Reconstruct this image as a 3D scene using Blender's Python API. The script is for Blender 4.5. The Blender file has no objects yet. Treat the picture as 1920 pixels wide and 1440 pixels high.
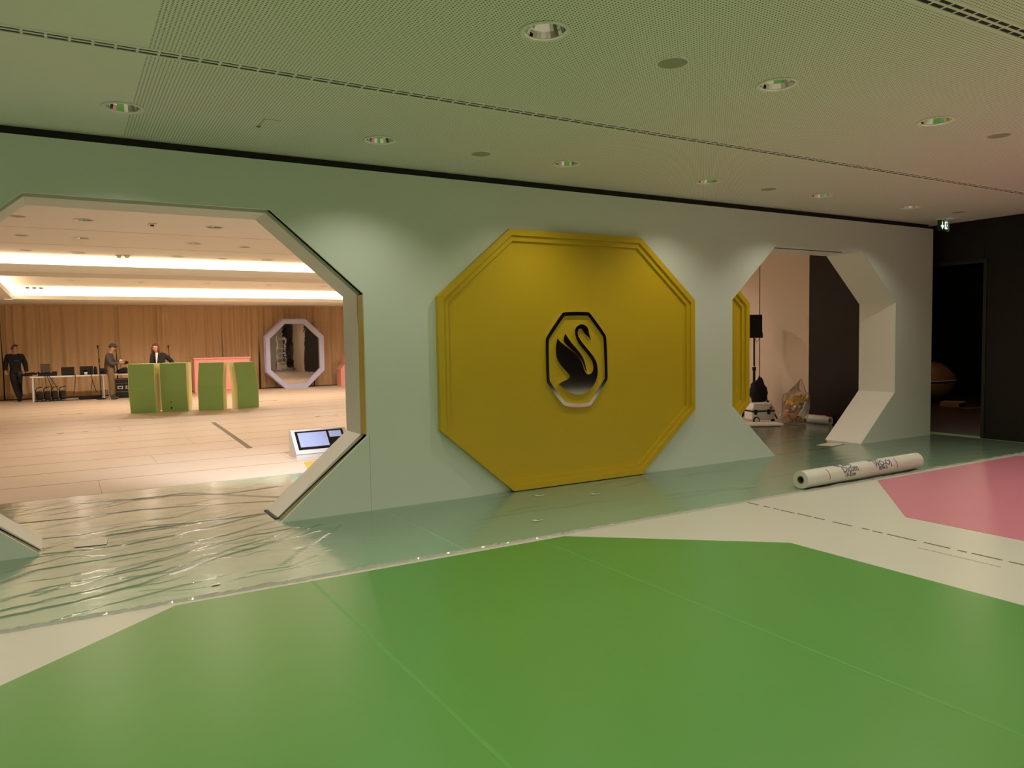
import bpy, bmesh, math, random
from mathutils import Vector, Matrix
random.seed(7)
PI = math.pi
scene = bpy.context.scene
C = scene.collection

# ------------------------------------------------------------------ camera
F_PX, PITCH, ROLL, YAW, EYE = 1418.97, -0.0587705, -0.0169628, 0.5346084, 1.6
def cam_axes():
    f = Vector((math.sin(YAW)*math.cos(PITCH), math.cos(YAW)*math.cos(PITCH), math.sin(PITCH)))
    r = Vector((math.cos(YAW), -math.sin(YAW), 0)); u = r.cross(f)
    r2 = math.cos(ROLL)*r + math.sin(ROLL)*u
    return r2, r2.cross(f), f
RT, UP, FW = cam_axes()
cd = bpy.data.cameras.new('camera'); cam = bpy.data.objects.new('camera', cd); C.objects.link(cam)
cd.sensor_fit = 'HORIZONTAL'; cd.sensor_width = 36; cd.lens = F_PX/1920*36; cd.clip_end = 200
cam.matrix_world = Matrix(((RT.x, UP.x, -FW.x, 0), (RT.y, UP.y, -FW.y, 0), (RT.z, UP.z, -FW.z, EYE), (0, 0, 0, 1)))
scene.camera = cam
def ray(x, y): return (x-960)/F_PX*RT - (y-720)/F_PX*UP + FW
def onz(x, y, z=0):
    d = ray(x, y); return d*((z-EYE)/d.z) + Vector((0, 0, EYE))
def ony(x, y, Y):
    d = ray(x, y); return d*(Y/d.y) + Vector((0, 0, EYE))

# ------------------------------------------------------------------ world, exposure
w = bpy.data.worlds.new('world'); scene.world = w; w.use_nodes = True
w.node_tree.nodes['Background'].inputs[0].default_value = (0.5, 0.45, 0.35, 1)
w.node_tree.nodes['Background'].inputs[1].default_value = 0.0
scene.view_settings.view_transform = 'Standard'; scene.view_settings.look = 'None'
scene.view_settings.gamma = 1; scene.view_settings.use_curve_mapping = False
scene.view_settings.exposure = 1.2
P_FRONT = 37.0       # watts of a downlight in the near room
P_COF = 72.0       # watts of a coffer downlight
P_BACK = 18.0        # watts of a downlight in the far room
COVE = 2.6          # cove emission strength
P_COOL = 330.0       # watts of the cool spotlight
FRONT_COL = (1.0, 0.91, 0.74)
BACK_COL = (1.0, 0.80, 0.65)
COVE_COL = (1.0, 0.80, 0.58)

# ------------------------------------------------------------------ materials
def lin(c): return tuple((v/12.92 if v <= .04045 else ((v+.055)/1.055)**2.4) for v in (x/255 for x in c))
MATS = {}
def mat(name, rgb, rough=.5, metal=0, var=.06, scale=6, bump=0, bscale=60, spec=.5, stretch=None, sheen=0):
    if name in MATS: return MATS[name]
    m = bpy.data.materials.new(name); m.use_nodes = True; nt = m.node_tree; N = nt.nodes; L = nt.links
    b = N['Principled BSDF']; b.inputs['Roughness'].default_value = rough; b.inputs['Metallic'].default_value = metal
    b.inputs['Specular IOR Level'].default_value = spec
    if sheen: b.inputs['Sheen Weight'].default_value = sheen
    c = lin(rgb)
    tc = N.new('ShaderNodeTexCoord'); mp = N.new('ShaderNodeMapping'); L.new(tc.outputs['Object'], mp.inputs[0])
    if stretch: mp.inputs['Scale'].default_value = stretch
    nz = N.new('ShaderNodeTexNoise'); nz.inputs['Scale'].default_value = scale; nz.inputs['Detail'].default_value = 5
    L.new(mp.outputs[0], nz.inputs[0])
    mx = N.new('ShaderNodeMix'); mx.data_type = 'RGBA'
    mx.inputs[6].default_value = (*[v*(1-var) for v in c], 1); mx.inputs[7].default_value = (*[min(1, v*(1+var)) for v in c], 1)
    L.new(nz.outputs[0], mx.inputs[0]); L.new(mx.outputs[2], b.inputs['Base Color'])
    if bump:
        nb = N.new('ShaderNodeTexNoise'); nb.inputs['Scale'].default_value = bscale; nb.inputs['Detail'].default_value = 4
        L.new(mp.outputs[0], nb.inputs[0])
        bp = N.new('ShaderNodeBump'); bp.inputs['Strength'].default_value = bump; bp.inputs['Distance'].default_value = .02
        L.new(nb.outputs[0], bp.inputs['Height']); L.new(bp.outputs[0], b.inputs['Normal'])
    MATS[name] = m; return m
def emit(name, rgb, s):
    if name in MATS: return MATS[name]
    m = bpy.data.materials.new(name); m.use_nodes = True; N = m.node_tree.nodes
    b = N['Principled BSDF']; b.inputs['Base Color'].default_value = (*rgb, 1)
    b.inputs['Emission Color'].default_value = (*rgb, 1); b.inputs['Emission Strength'].default_value = s
    MATS[name] = m; return m
def film_mat(name, tint, glossw=.55, rough=.12, fold=None, haze=.0, hazecol=(.9, .9, .9)):
    m = bpy.data.materials.new(name); m.use_nodes = True; nt = m.node_tree; N = nt.nodes; L = nt.links
    for n in list(N): N.remove(n)
    out = N.new('ShaderNodeOutputMaterial'); tr = N.new('ShaderNodeBsdfTransparent'); gl = N.new('ShaderNodeBsdfGlossy')
    df = N.new('ShaderNodeBsdfDiffuse'); df.inputs[0].default_value = (*hazecol, 1)
    tr.inputs[0].default_value = (*tint, 1); gl.inputs['Roughness'].default_value = rough
    fr = N.new('ShaderNodeFresnel'); fr.inputs[0].default_value = 1.45
    mul = N.new('ShaderNodeMath'); mul.operation = 'MULTIPLY'; mul.use_clamp = True; mul.inputs[1].default_value = glossw; L.new(fr.outputs[0], mul.inputs[0])
    nz = N.new('ShaderNodeTexNoise'); nz.inputs['Scale'].default_value = 14; nz.inputs['Detail'].default_value = 6
    tc = N.new('ShaderNodeTexCoord'); L.new(tc.outputs['Object'], nz.inputs[0])
    bp = N.new('ShaderNodeBump'); bp.inputs['Strength'].default_value = .13; bp.inputs['Distance'].default_value = .02
    L.new(nz.outputs[0], bp.inputs['Height']); L.new(bp.outputs[0], gl.inputs['Normal'])
    hz = N.new('ShaderNodeMixShader'); hz.inputs[0].default_value = haze
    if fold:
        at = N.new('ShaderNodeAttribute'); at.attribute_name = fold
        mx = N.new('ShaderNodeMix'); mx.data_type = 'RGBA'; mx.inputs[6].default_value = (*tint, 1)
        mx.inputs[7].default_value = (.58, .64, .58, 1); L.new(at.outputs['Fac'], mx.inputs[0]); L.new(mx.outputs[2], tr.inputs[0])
    L.new(tr.outputs[0], hz.inputs[1]); L.new(df.outputs[0], hz.inputs[2])
    ms = N.new('ShaderNodeMixShader'); L.new(mul.outputs[0], ms.inputs[0]); L.new(hz.outputs[0], ms.inputs[1]); L.new(gl.outputs[0], ms.inputs[2])
    L.new(ms.outputs[0], out.inputs[0]); MATS[name] = m; return m

M_WALL = mat('wall_paint', (218, 230, 220), .38, var=.02, scale=2)
M_JAMB = mat('jamb_board', (232, 232, 226), .45, var=.02)
M_GAP = mat('gap_filler', (140, 136, 102), .7)
M_YEL = mat('yellow_paint', (204, 174, 26), .42, var=.03, scale=3)
M_CEIL = mat('ceiling_paint', (244, 240, 229), .8, var=.01)
M_TRIMW = mat('white_trim', (225, 222, 208), .5, var=.02)
M_BLACK = mat('matt_black', (14, 13, 13), .6)
M_DARKM = mat('dark_metal', (28, 27, 27), .4, .4)
M_CHROME = mat('chrome', (238, 236, 232), .07, 1.0, var=.01)
M_REFL = mat('reflector', (225, 222, 216), .05, 1.0, var=.02)
M_DWOOD = mat('dark_wood', (27, 19, 18), .45, spec=.3, var=.25, scale=5, stretch=(8, 8, .6), bump=.05, bscale=30)
M_WHITE = mat('white_laminate', (232, 230, 226), .4, var=.02)
M_FLOORW = mat('floor_white_vinyl', (196, 197, 184), .36, var=.03, scale=1.5)
M_BOARD = mat('floor_board_beige', (212, 194, 172), .45, var=.07, scale=3, stretch=(.35, 4, 1), bump=.08, bscale=20)
M_JOINT = mat('floor_joint', (120, 96, 72), .8)
M_MINT = mat('mint_carpet', (142, 188, 154), .75, var=.05, scale=12, bump=.1, bscale=200)
M_GREEN = mat('green_vinyl', (80, 142, 60), .34, var=.04, scale=1.3, bump=.02, bscale=3, spec=.8)
M_PINKF = mat('pink_vinyl', (192, 120, 136), .4, var=.04, scale=1.3)
M_CURT = mat('curtain_cloth', (210, 176, 134), .85, var=.12, scale=3, stretch=(6, 6, .5), sheen=.2)
M_BLOCK = mat('green_block', (158, 204, 122), .45, var=.03)
M_CREAM = mat('cream_yellow', (244, 238, 176), .5, var=.03)
M_PINK = mat('pink_lacquer', (238, 166, 156), .45, var=.03)
M_LILAC = mat('lilac_frame', (190, 192, 224), .45, var=.03)
M_SCREEN = emit('screen_glow', lin((150, 162, 205)), .25)
M_BLK = mat('black_gloss', (10, 10, 12), .2)
M_SKIN = mat('skin', (196, 142, 112), .55, var=.05)
M_BLKCLOTH = mat('black_cloth', (20, 19, 20), .85, var=.2, scale=20)
M_GREYCLOTH = mat('grey_knit', (74, 66, 60), .9, var=.15, scale=30)
M_KHAKI = mat('khaki_cloth', (120, 98, 68), .9, var=.15, scale=20)
M_WSHIRT = mat('white_shirt', (225, 220, 214), .8)
M_HAIRB = mat('brown_hair', (74, 34, 22), .5, var=.3, scale=40, stretch=(8, 8, 1))
M_HAIRG = mat('grey_hair', (84, 76, 68), .7, var=.3, scale=40)
M_CAP = mat('cap_cloth', (62, 60, 58), .85)
M_TAPE = mat('white_tape', (222, 214, 200), .35, var=.08, scale=20, bump=.5, bscale=60)
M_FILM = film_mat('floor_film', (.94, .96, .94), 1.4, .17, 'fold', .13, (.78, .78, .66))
M_BAG = film_mat('bag_film', (.95, .94, .92), .7, .12, None, .10)
M_ROLLF = mat('film_roll_plastic', (214, 214, 204), .22, var=.08, scale=5, stretch=(1, 3, 3), bump=.15, bscale=25)
M_INK = mat('blue_black_ink', (92, 94, 108), .5, var=.2, scale=30)
M_CARD = mat('cardboard', (190, 140, 92), .8, var=.1)

def perforated():
    m = bpy.data.materials.new('perforated_ceiling'); m.use_nodes = True; nt = m.node_tree; N = nt.nodes; L = nt.links
    b = N['Principled BSDF']; b.inputs['Roughness'].default_value = .8
    g = N.new('ShaderNodeNewGeometry'); sx = N.new('ShaderNodeSeparateXYZ'); L.new(g.outputs['Position'], sx.inputs[0])
    def mth(op, a, bb=None, c=None):
        n = N.new('ShaderNodeMath'); n.operation = op
        for i, v in enumerate((a, bb, c)):
            if v is None: continue
            if isinstance(v, (int, float)): n.inputs[i].default_value = v
            else: L.new(v, n.inputs[i])
        return n.outputs[0]
    P = .021
    u = mth('DIVIDE', sx.outputs[0], P); v = mth('DIVIDE', sx.outputs[1], P)
    a = mth('SUBTRACT', mth('FRACT', mth('ADD', u, 100)), .5); c = mth('SUBTRACT', mth('FRACT', mth('ADD', v, 100)), .5)
    d = mth('ADD', mth('MULTIPLY', a, a), mth('MULTIPLY', c, c))
    h = mth('LESS_THAN', d, .05)
    mx = N.new('ShaderNodeMix'); mx.data_type = 'RGBA'
    mx.inputs[6].default_value = (*lin((244, 240, 229)), 1); mx.inputs[7].default_value = (*lin((92, 90, 78)), 1)
    L.new(h, mx.inputs[0]); L.new(mx.outputs[2], b.inputs['Base Color'])
    return m
M_PERF = perforated()

def mirror_wrap():
    m = mat('mirror_wrapped', (200, 196, 192), .02, 1.0, var=.01)
    nt = m.node_tree; N = nt.nodes; L = nt.links
    nz = N.new('ShaderNodeTexNoise'); nz.inputs['Scale'].default_value = 2.2; nz.inputs['Detail'].default_value = 3
    tc = N.new('ShaderNodeTexCoord'); L.new(tc.outputs['Object'], nz.inputs[0])
    bp = N.new('ShaderNodeBump'); bp.inputs['Strength'].default_value = .05; bp.inputs['Distance'].default_value = .02
    L.new(nz.outputs[0], bp.inputs['Height']); L.new(bp.outputs[0], N['Principled BSDF'].inputs['Normal'])
    return m
M_MIRROR = mirror_wrap()

# ------------------------------------------------------------------ mesh helpers
def new_obj(name, me, parent=None, mats=None):
    o = bpy.data.objects.new(name, me); C.objects.link(o)
    if mats is not None:
        for m in (mats if isinstance(mats, (list, tuple)) else [mats]): me.materials.append(m)
    if parent is not None: o.parent = parent
    return o
def bobj(name, bm, m, parent=None, smooth=False, loc=None, rot=None, keep=False):
    me = bpy.data.meshes.new(name)
    if not keep: bmesh.ops.recalc_face_normals(bm, faces=bm.faces)
    bm.to_mesh(me); bm.free()
    if smooth:
        for p in me.polygons: p.use_smooth = True
    o = new_obj(name, me, parent, m)
    if loc is not None: o.location = loc
    if rot is not None: o.rotation_euler = rot
    return o
def thing(name, label, cat, loc=(0, 0, 0), rz=0, group=None):
    o = bpy.data.objects.new(name, None); C.objects.link(o); o.location = loc; o.rotation_euler = (0, 0, rz)
    o.empty_display_size = .1
    return tag(o, label, cat, group)
def tag(o, label=None, cat=None, group=None, kind=None):
    if label: o['label'] = label
    if cat: o['category'] = cat
    if group: o['group'] = group
    if kind: o['kind'] = kind
    return o
def struct(o, label=None):
    o['kind'] = 'structure'
    if label: o['label'] = label
    return o
def box(bm, x0, x1, y0, y1, z0, z1, bev=0):
    v = [bm.verts.new(p) for p in ((x0,y0,z0),(x1,y0,z0),(x1,y1,z0),(x0,y1,z0),(x0,y0,z1),(x1,y0,z1),(x1,y1,z1),(x0,y1,z1))]
    fs = [bm.faces.new([v[i] for i in f]) for f in ((0,3,2,1),(4,5,6,7),(0,1,5,4),(1,2,6,5),(2,3,7,6),(3,0,4,7))]
    if bev:
        es = list({e for f in fs for e in f.edges})
        bmesh.ops.bevel(bm, geom=es, offset=bev, segments=2, profile=.5, affect='EDGES')
def mkbox(name, x0, x1, y0, y1, z0, z1, m, parent=None, bev=0, **k):
    bm = bmesh.new(); box(bm, x0, x1, y0, y1, z0, z1, bev); return bobj(name, bm, m, parent, **k)
def cyl(bm, p, q, r0, r1=None, n=16, cap=True):
    p = Vector(p); q = Vector(q); r1 = r0 if r1 is None else r1
    d = (q-p).normalized(); a = d.orthogonal().normalized(); b = d.cross(a)
    A = []; B = []
    for i in range(n):
        t = 2*PI*i/n; e = a*math.cos(t)+b*math.sin(t)
        A.append(bm.verts.new(p+e*r0)); B.append(bm.verts.new(q+e*r1))
    for i in range(n): bm.faces.new((A[i], A[(i+1) % n], B[(i+1) % n], B[i]))
    if cap: bm.faces.new(A[::-1]); bm.faces.new(B)
def mkcyl(name, p, q, r0, m, parent=None, r1=None, n=16, **k):
    bm = bmesh.new(); cyl(bm, p, q, r0, r1, n); return bobj(name, bm, m, parent, **k)
def tube(bm, pts, r, n=8):
    pts = [Vector(p) for p in pts]; rings = []
    for i, p in enumerate(pts):
        d = (pts[min(i+1, len(pts)-1)]-pts[max(i-1, 0)]).normalized()
        a = d.cross(Vector((.31, .17, .93))); a = a.normalized() if a.length > 1e-4 else d.orthogonal().normalized(); b = d.cross(a)
        rings.append([bm.verts.new(p+(a*math.cos(2*PI*k/n)+b*math.sin(2*PI*k/n))*r) for k in range(n)])
    for A, B in zip(rings, rings[1:]):
        for k in range(n): bm.faces.new((A[k], A[(k+1) % n], B[(k+1) % n], B[k]))
    bm.faces.new(rings[0][::-1]); bm.faces.new(rings[-1])
def mktube(name, pts, r, m, parent=None, n=8, **k):
    bm = bmesh.new(); tube(bm, pts, r, n); return bobj(name, bm, m, parent, smooth=True, **k)
def prism(bm, poly, d0, d1, axis='y'):
    """polygon in two axes extruded along the third"""
    def P(a, b, d): return {'y': (a, d, b), 'z': (a, b, d), 'x': (d, a, b)}[axis]
    A = [bm.verts.new(P(a, b, d0)) for a, b in poly]; B = [bm.verts.new(P(a, b, d1)) for a, b in poly]
    n = len(poly)
    bm.faces.new(A[::-1]); bm.faces.new(B)
    for i in range(n): bm.faces.new((A[i], A[(i+1) % n], B[(i+1) % n], B[i]))
def mkprism(name, poly, d0, d1, m, parent=None, axis='y', **k):
    bm = bmesh.new(); prism(bm, poly, d0, d1, axis); return bobj(name, bm, m, parent, **k)
def ring_prism(bm, outer, inner, d0, d1, axis='y'):
    def P(a, b, d): return {'y': (a, d, b), 'z': (a, b, d), 'x': (d, a, b)}[axis]
    n = len(outer); V = [[bm.verts.new(P(a, b, d)) for a, b in pl] for pl in (outer, inner) for d in (d0, d1)]
    O0, O1, I0, I1 = V
    for i in range(n):
        j = (i+1) % n
        bm.faces.new((O0[i], O0[j], I0[j], I0[i])); bm.faces.new((O1[i], I1[i], I1[j], O1[j]))
        bm.faces.new((O0[i], O1[i], O1[j], O0[j])); bm.faces.new((I0[i], I0[j], I1[j], I1[i]))
def lathe(bm, prof, n=24, center=(0, 0)):
    rings = []
    for r, z in prof:
        rings.append([bm.verts.new((center[0]+r*math.cos(2*PI*k/n), center[1]+r*math.sin(2*PI*k/n), z)) for k in range(n)])
    for A, B in zip(rings, rings[1:]):
        for k in range(n): bm.faces.new((A[k], A[(k+1) % n], B[(k+1) % n], B[k]))
def octa(cx, z0, w, h, cw, ch):
    """octagon outline, counter-clockwise from the lower left corner of the bottom side"""
    a, b = cx-w/2, cx+w/2
    return [(a+cw, z0), (b-cw, z0), (b, z0+ch), (b, z0+h-ch), (b-cw, z0+h), (a+cw, z0+h), (a, z0+h-ch), (a, z0+ch)]
def inset(poly, d):
    n = len(poly); out = []
    for i in range(n):
        p0, p1, p2 = (Vector(poly[(i+k) % n]) for k in (-1, 0, 1))
        e1 = (p1-p0).normalized(); e2 = (p2-p1).normalized()
        n1 = Vector((-e1.y, e1.x)); n2 = Vector((-e2.y, e2.x))
        b = (n1+n2); b = b/(1+n1.dot(n2)); q = p1+b*d
        out.append((q.x, q.y))
    return out
def copy_tree(o, parent=None):
    c = o.copy(); C.objects.link(c); c.parent = parent
    for ch in list(o.children): copy_tree(ch, c)
    return c
def clip_x(poly, x0, x1):
    def half(pl, xc, sgn):
        out = []
        for i in range(len(pl)):
            a, b = pl[i], pl[(i+1) % len(pl)]; da = (a[0]-xc)*sgn; db = (b[0]-xc)*sgn
            if da >= 0: out.append(a)
            if da*db < 0:
                t = da/(da-db); out.append((a[0]+(b[0]-a[0])*t, a[1]+(b[1]-a[1])*t))
        return out
    pl = half(poly, x0, 1); return half(pl, x1, -1) if pl else []

# ------------------------------------------------------------------ room shell
XL, XR, YB, YF = -6.0, 11.8, -6.0, 28.2     # left, right, behind the camera, far curtain wall
XE = 15.2
CZ, SZ = 3.26, 2.95                          # ceiling and soffit heights
WY0, WY1, WH, WX1 = 6.81, 7.41, 3.19, 11.63  # octagon wall
FR, FB = 5.08, 9.3                           # film covered mint carpet

fl = struct(mkbox('floor', XL-.2, XR+.2, YB-.2, FR, -.1, 0, M_FLOORW))
struct(mkbox('floor_mint', XL-.2, XR+.2, FR, FB, -.1, 0, M_MINT))
fb = struct(mkbox('floor_back', XL-.2, XR+.2, FB, YF+.2, -.1, -.0015, M_JOINT))
# beige floor strips laid along the wall direction
y = FB+.002; k = 0
while y < YF:
    wd = min(.96, YF-y)
    bm = bmesh.new(); off = (k*2.37) % 4.0; xs = [XL-.2]
    x = XL-.2+off+.3
    while x < XR: xs.append(x); x += 6.2
    xs.append(XR+.2)
    bm.free()
    for a, b in zip(xs, xs[1:]):
        mkbox('floor_board', a+.002, b-.002, y+.011, y+wd-.011, -.02, 0.0, M_BOARD, fb)
    y += wd; k += 1

# ---- ceilings with round holes for the downlights
DL_R = .118
front_dl = [(x, 6.0) for x in (-1.43, .44, 2.33, 4.2, 6.05, 7.9, 9.72)] + [(x, 3.5) for x in (-1.38, .47, 2.32, 4.16, 5.99, 7.84, 9.69)] + [(x, y) for y in (1.0, -1.5, -4.0) for x in (-3.2, -1.38, .47, 2.32, 4.16, 5.99, 7.84, 9.69, 11.55, 13.4)]  # rows behind the camera are unseen, added to fill the near room with light
back_dl = [(x, y) for y in (11.48, 13.42, 15.5) for x in (-1.3, .32, 1.93, 3.57, 5.2, 6.83, 8.46, 10.1)]
cof_dl = [(.26, 22.6), (1.88, 22.6), (3.56, 22.6), (5.24, 22.6), (6.87, 22.6), (8.5, 22.6), (10.1, 22.6)]
def ceiling_sheet(name, x0, x1, y0, y1, z, holes, m, parent=None, hs=.17, splits_x=(), splits_y=(), picker=None, mats=None):
    bm = bmesh.new()
    ys = sorted({y0, y1, *[s for s in splits_y], *[round(h[1]+s*hs, 5) for h in holes for s in (-1, 1)]})
    ys = [y for y in ys if y0 <= y <= y1]
    cache = {}
    def V(x, y):
        kx = (round(x, 5), round(y, 5))
        if kx not in cache: cache[kx] = bm.verts.new((x, y, z))
        return cache[kx]
    for j in range(len(ys)-1):
        c, d = ys[j], ys[j+1]; cy = (c+d)/2
        row = [h for h in holes if abs(h[1]-cy) < .02]
        xs = sorted({x0, x1, *splits_x, *[round(h[0]+s*hs, 5) for h in row for s in (-1, 1)]})
        xs = [x for x in xs if x0 <= x <= x1 and not any(abs(x-h[0]) < hs-.001 for h in row)]
        for i in range(len(xs)-1):
            a, b = xs[i], xs[i+1]; cx = (a+b)/2
            mi = picker(cx, cy) if picker else 0
            h = [h for h in holes if abs(h[0]-cx) < .02 and abs(h[1]-cy) < .02]
            if h:
                n = 32; hx, hy = h[0]; inn = []; out = []
                for k in range(n):
                    t = 2*PI*k/n+PI/4; cs, sn = math.cos(t), math.sin(t); s = hs/max(abs(cs), abs(sn))
                    inn.append(bm.verts.new((hx+DL_R*cs, hy+DL_R*sn, z))); out.append(bm.verts.new((hx+s*cs, hy+s*sn, z)))
                for k in range(n):
                    f = bm.faces.new((out[k], out[(k+1) % n], inn[(k+1) % n], inn[k])); f.material_index = picker(out[k].co.x, cy) if picker else 0
            else:
                f = bm.faces.new((V(a, c), V(b, c), V(b, d), V(a, d))); f.material_index = mi
    bmesh.ops.remove_doubles(bm, verts=bm.verts, dist=1e-5)
    for f in bm.faces:
        if f.normal.z > 0: f.normal_flip()
    return bobj(name, bm, mats or m, parent, keep=True)
PX0 = .479
SLOTS = (4.8, 2.26)
def pick(cx, cy): return 1 if (cx > PX0 and cy < 6.78 and all(abs(cy-s) > .07 for s in SLOTS)) else 0
sy = [s+d for s in SLOTS for d in (-.055, .055)]
ceil = struct(ceiling_sheet('ceiling', XL, XE, YB, 16.1, CZ, front_dl+back_dl, None, splits_x=(PX0,), splits_y=[6.78]+sy, picker=pick, mats=[M_CEIL, M_PERF]))
mkbox('ceiling_slab', XL-.2, XE+.2, YB-.2, 16.1, CZ+.25, CZ+.35, M_BLACK, ceil)
# air slots: two dark slits with short bridges, seen as a dashed double line
for s in SLOTS:
    ld = thing('linear_diffuser', 'long dashed air slot across the ceiling, %s' % ('between the two rows of downlights' if s > 4 else 'at the upper right corner of the picture'), 'air diffuser', (0, s, CZ))
    bm = bmesh.new()
    box(bm, XL, XR, -.055, -.037, -.006, .012); box(bm, XL, XR, .037, .055, -.006, .012); box(bm, XL, XR, -.008, .008, -.004, .01)
    bobj('frame', bm, M_CEIL, ld)
    mkbox('slit', XL, XR, -.037, .037, -.001, .004, M_BLACK, ld)
    bm = bmesh.new(); x = -1.0
    while x < XR: box(bm, x, x+.014, -.037, .037, -.003, .006); x += .11
    tag(bobj('bridge', bm, M_CEIL, ld), kind='stuff')
# spotlight clamped on the back of the octagon wall, throwing a cool pool on the far floor
# small access hatch seams
ah = thing('access_hatch', 'small square access hatch outlined in the perforated ceiling', 'hatch', (1.36, 5.82, CZ))
mkbox('seam', 0, .004, 0, .24, -.002, 0, M_GAP, ah); mkbox('seam', 0, .12, 0, .006, -.002, 0, M_GAP, ah)
mkbox('catch', -.01, .02, .215, .245, -.004, 0, mat('hatch_catch', (120, 70, 50), .5), ah)

# beam, coffer and soffits of the far room
bmx = struct(mkbox('trim_1', XL-.2, XR+.2, 16.26, 17.1, SZ, CZ+.3, M_CEIL))
mkbox('cove_lip', XL-.2, XR+.2, 16.06, 16.1, SZ, 3.09, M_CEIL, bmx)
mkbox('cove_shelf', XL-.2, XR+.2, 16.1, 16.26, SZ, SZ+.03, M_CEIL, bmx)
M_COVE = emit('cove_light', COVE_COL, COVE)
tag(mkbox('cove_light', XL+.1, XR-.1, 16.235, 16.255, SZ+.08, CZ-.005, M_COVE), 'long glowing light cove along the near face of the ceiling beam', 'cove light', 'light coves of the far room')
CFX = -1.12
cof = struct(ceiling_sheet('ceiling_coffer', CFX-.2, XR, 17.1, 25.4, 3.3, cof_dl, M_CEIL))
mkbox('ceiling_slab', XL-.2, XR+.2, 17.1, YF+.2, 3.5, 3.6, M_BLACK, cof)
so = struct(mkbox('trim_2', XL-.2, XR+.2, 25.3, YF+.2, SZ, 3.5, M_CEIL))
mkbox('cove_lip', CFX, XR, 25.1, 25.14, SZ, 3.06, M_CEIL, so); mkbox('cove_shelf', CFX, XR, 25.14, 25.3, SZ, SZ+.03, M_CEIL, so)
tag(mkbox('cove_light', CFX+.02, XR-.1, 25.27, 25.295, SZ+.06, 3.25, M_COVE), 'glowing light cove along the far edge of the coffer above the curtain', 'cove light', 'light coves of the far room')
sl = struct(mkbox('trim_3', XL-.2, CFX-.2, 17.1, 25.3, SZ, 3.5, M_CEIL))
mkbox('cove_lip', CFX-.04, CFX, 17.1, 25.14, SZ, 3.06, M_CEIL, sl); mkbox('cove_shelf', CFX-.2, CFX-.04, 17.1, 25.14, SZ, SZ+.03, M_CEIL, sl)
tag(mkbox('cove_light', CFX-.195, CFX-.17, 17.2, 25.1, SZ+.06, 3.25, M_COVE), 'short slanting end of the light cove at the left edge of the coffer', 'cove light', 'light coves of the far room')

# walls around
struct(mkbox('wall_left', XL-.2, XL, YB-.2, YF+.2, 0, 3.6, mat('side_wall', (216, 206, 188), .7)))
struct(mkbox('wall_behind', XL-.2, XR+.2, YB-.2, YB, 0, 3.6, mat('side_wall', (216, 206, 188))))
struct(mkbox('wall_behind_right', XR+.2, XE+.2, YB-.2, YB, 0, 3.6, M_DWOOD))
struct(mkbox('wall_alcove', XE, XE+.2, YB, 4.4, 0, 3.6, M_DWOOD))
struct(mkbox('wall_step', XR+.2, XE, 4.2, 4.4, 0, 3.6, M_DWOOD))
struct(mkbox('floor_alcove', XR+.2, XE+.2, YB-.2, 4.2, -.1, 0, M_FLOORW))
struct(mkbox('wall_back', XL-.2, XR+.2, YF, YF+.2, 0, 3.6, mat('back_wall', (120, 96, 70), .8)))
wr = struct(bpy.data.objects.new('wall_right', None)); C.objects.link(wr)
DY0, DY1, DZ = 6.14, 7.30, 2.62
M_RW = mat('pale_wall', (226, 206, 190), .6, var=.02)
edges = [4.2, 5.17, DY0]
for a, b in zip(edges, edges[1:]): mkbox('wall_panel', XR, XR+.2, a+.002, b-.002, 0, 3.6, M_DWOOD, wr)
mkbox('wall_panel', XR, XR+.2, DY0+.002, DY1-.002, DZ, 3.6, M_DWOOD, wr)
mkbox('wall_panel', XR, XR+.2, DY1+.002, 9.18, 0, 3.6, M_DWOOD, wr)
mkbox('pale_panel', XR-.01, XR+.2, 9.19, 10.32, 0, 3.6, M_RW, wr)
mkbox('panel_gap', XR+.01, XR+.2, 10.32, 10.345, 0, 3.6, M_BLACK, wr)
mkbox('pale_panel', XR-.01, XR+.2, 10.345, 11.6, 0, 3.6, M_RW, wr)
for a, b in ((11.6, 13.4), (13.4, 15.2), (15.2, 17.2), (17.2, 19.5), (19.5, 22), (22, 25), (25, YF)):
    mkbox('wall_panel', XR, XR+.2, a+.002, b-.002, 0, 3.6, M_DWOOD, wr)
# dark side room behind the doorway
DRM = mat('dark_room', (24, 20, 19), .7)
dr = struct(bpy.data.objects.new('door_1', None), 'dark open doorway in the brown panelled wall at right'); C.objects.link(dr)
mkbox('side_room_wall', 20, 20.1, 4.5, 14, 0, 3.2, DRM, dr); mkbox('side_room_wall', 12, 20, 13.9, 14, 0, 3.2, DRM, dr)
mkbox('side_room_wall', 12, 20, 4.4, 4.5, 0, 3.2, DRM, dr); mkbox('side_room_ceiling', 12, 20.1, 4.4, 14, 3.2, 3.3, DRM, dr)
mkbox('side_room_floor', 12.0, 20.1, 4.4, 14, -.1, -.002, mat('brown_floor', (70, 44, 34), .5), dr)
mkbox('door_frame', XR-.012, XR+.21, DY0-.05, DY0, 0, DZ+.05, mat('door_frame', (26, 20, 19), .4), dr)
mkbox('door_frame', XR-.012, XR+.21, DY0, DY1, DZ, DZ+.05, mat('door_frame', (26, 20, 19), .4), dr)

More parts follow.
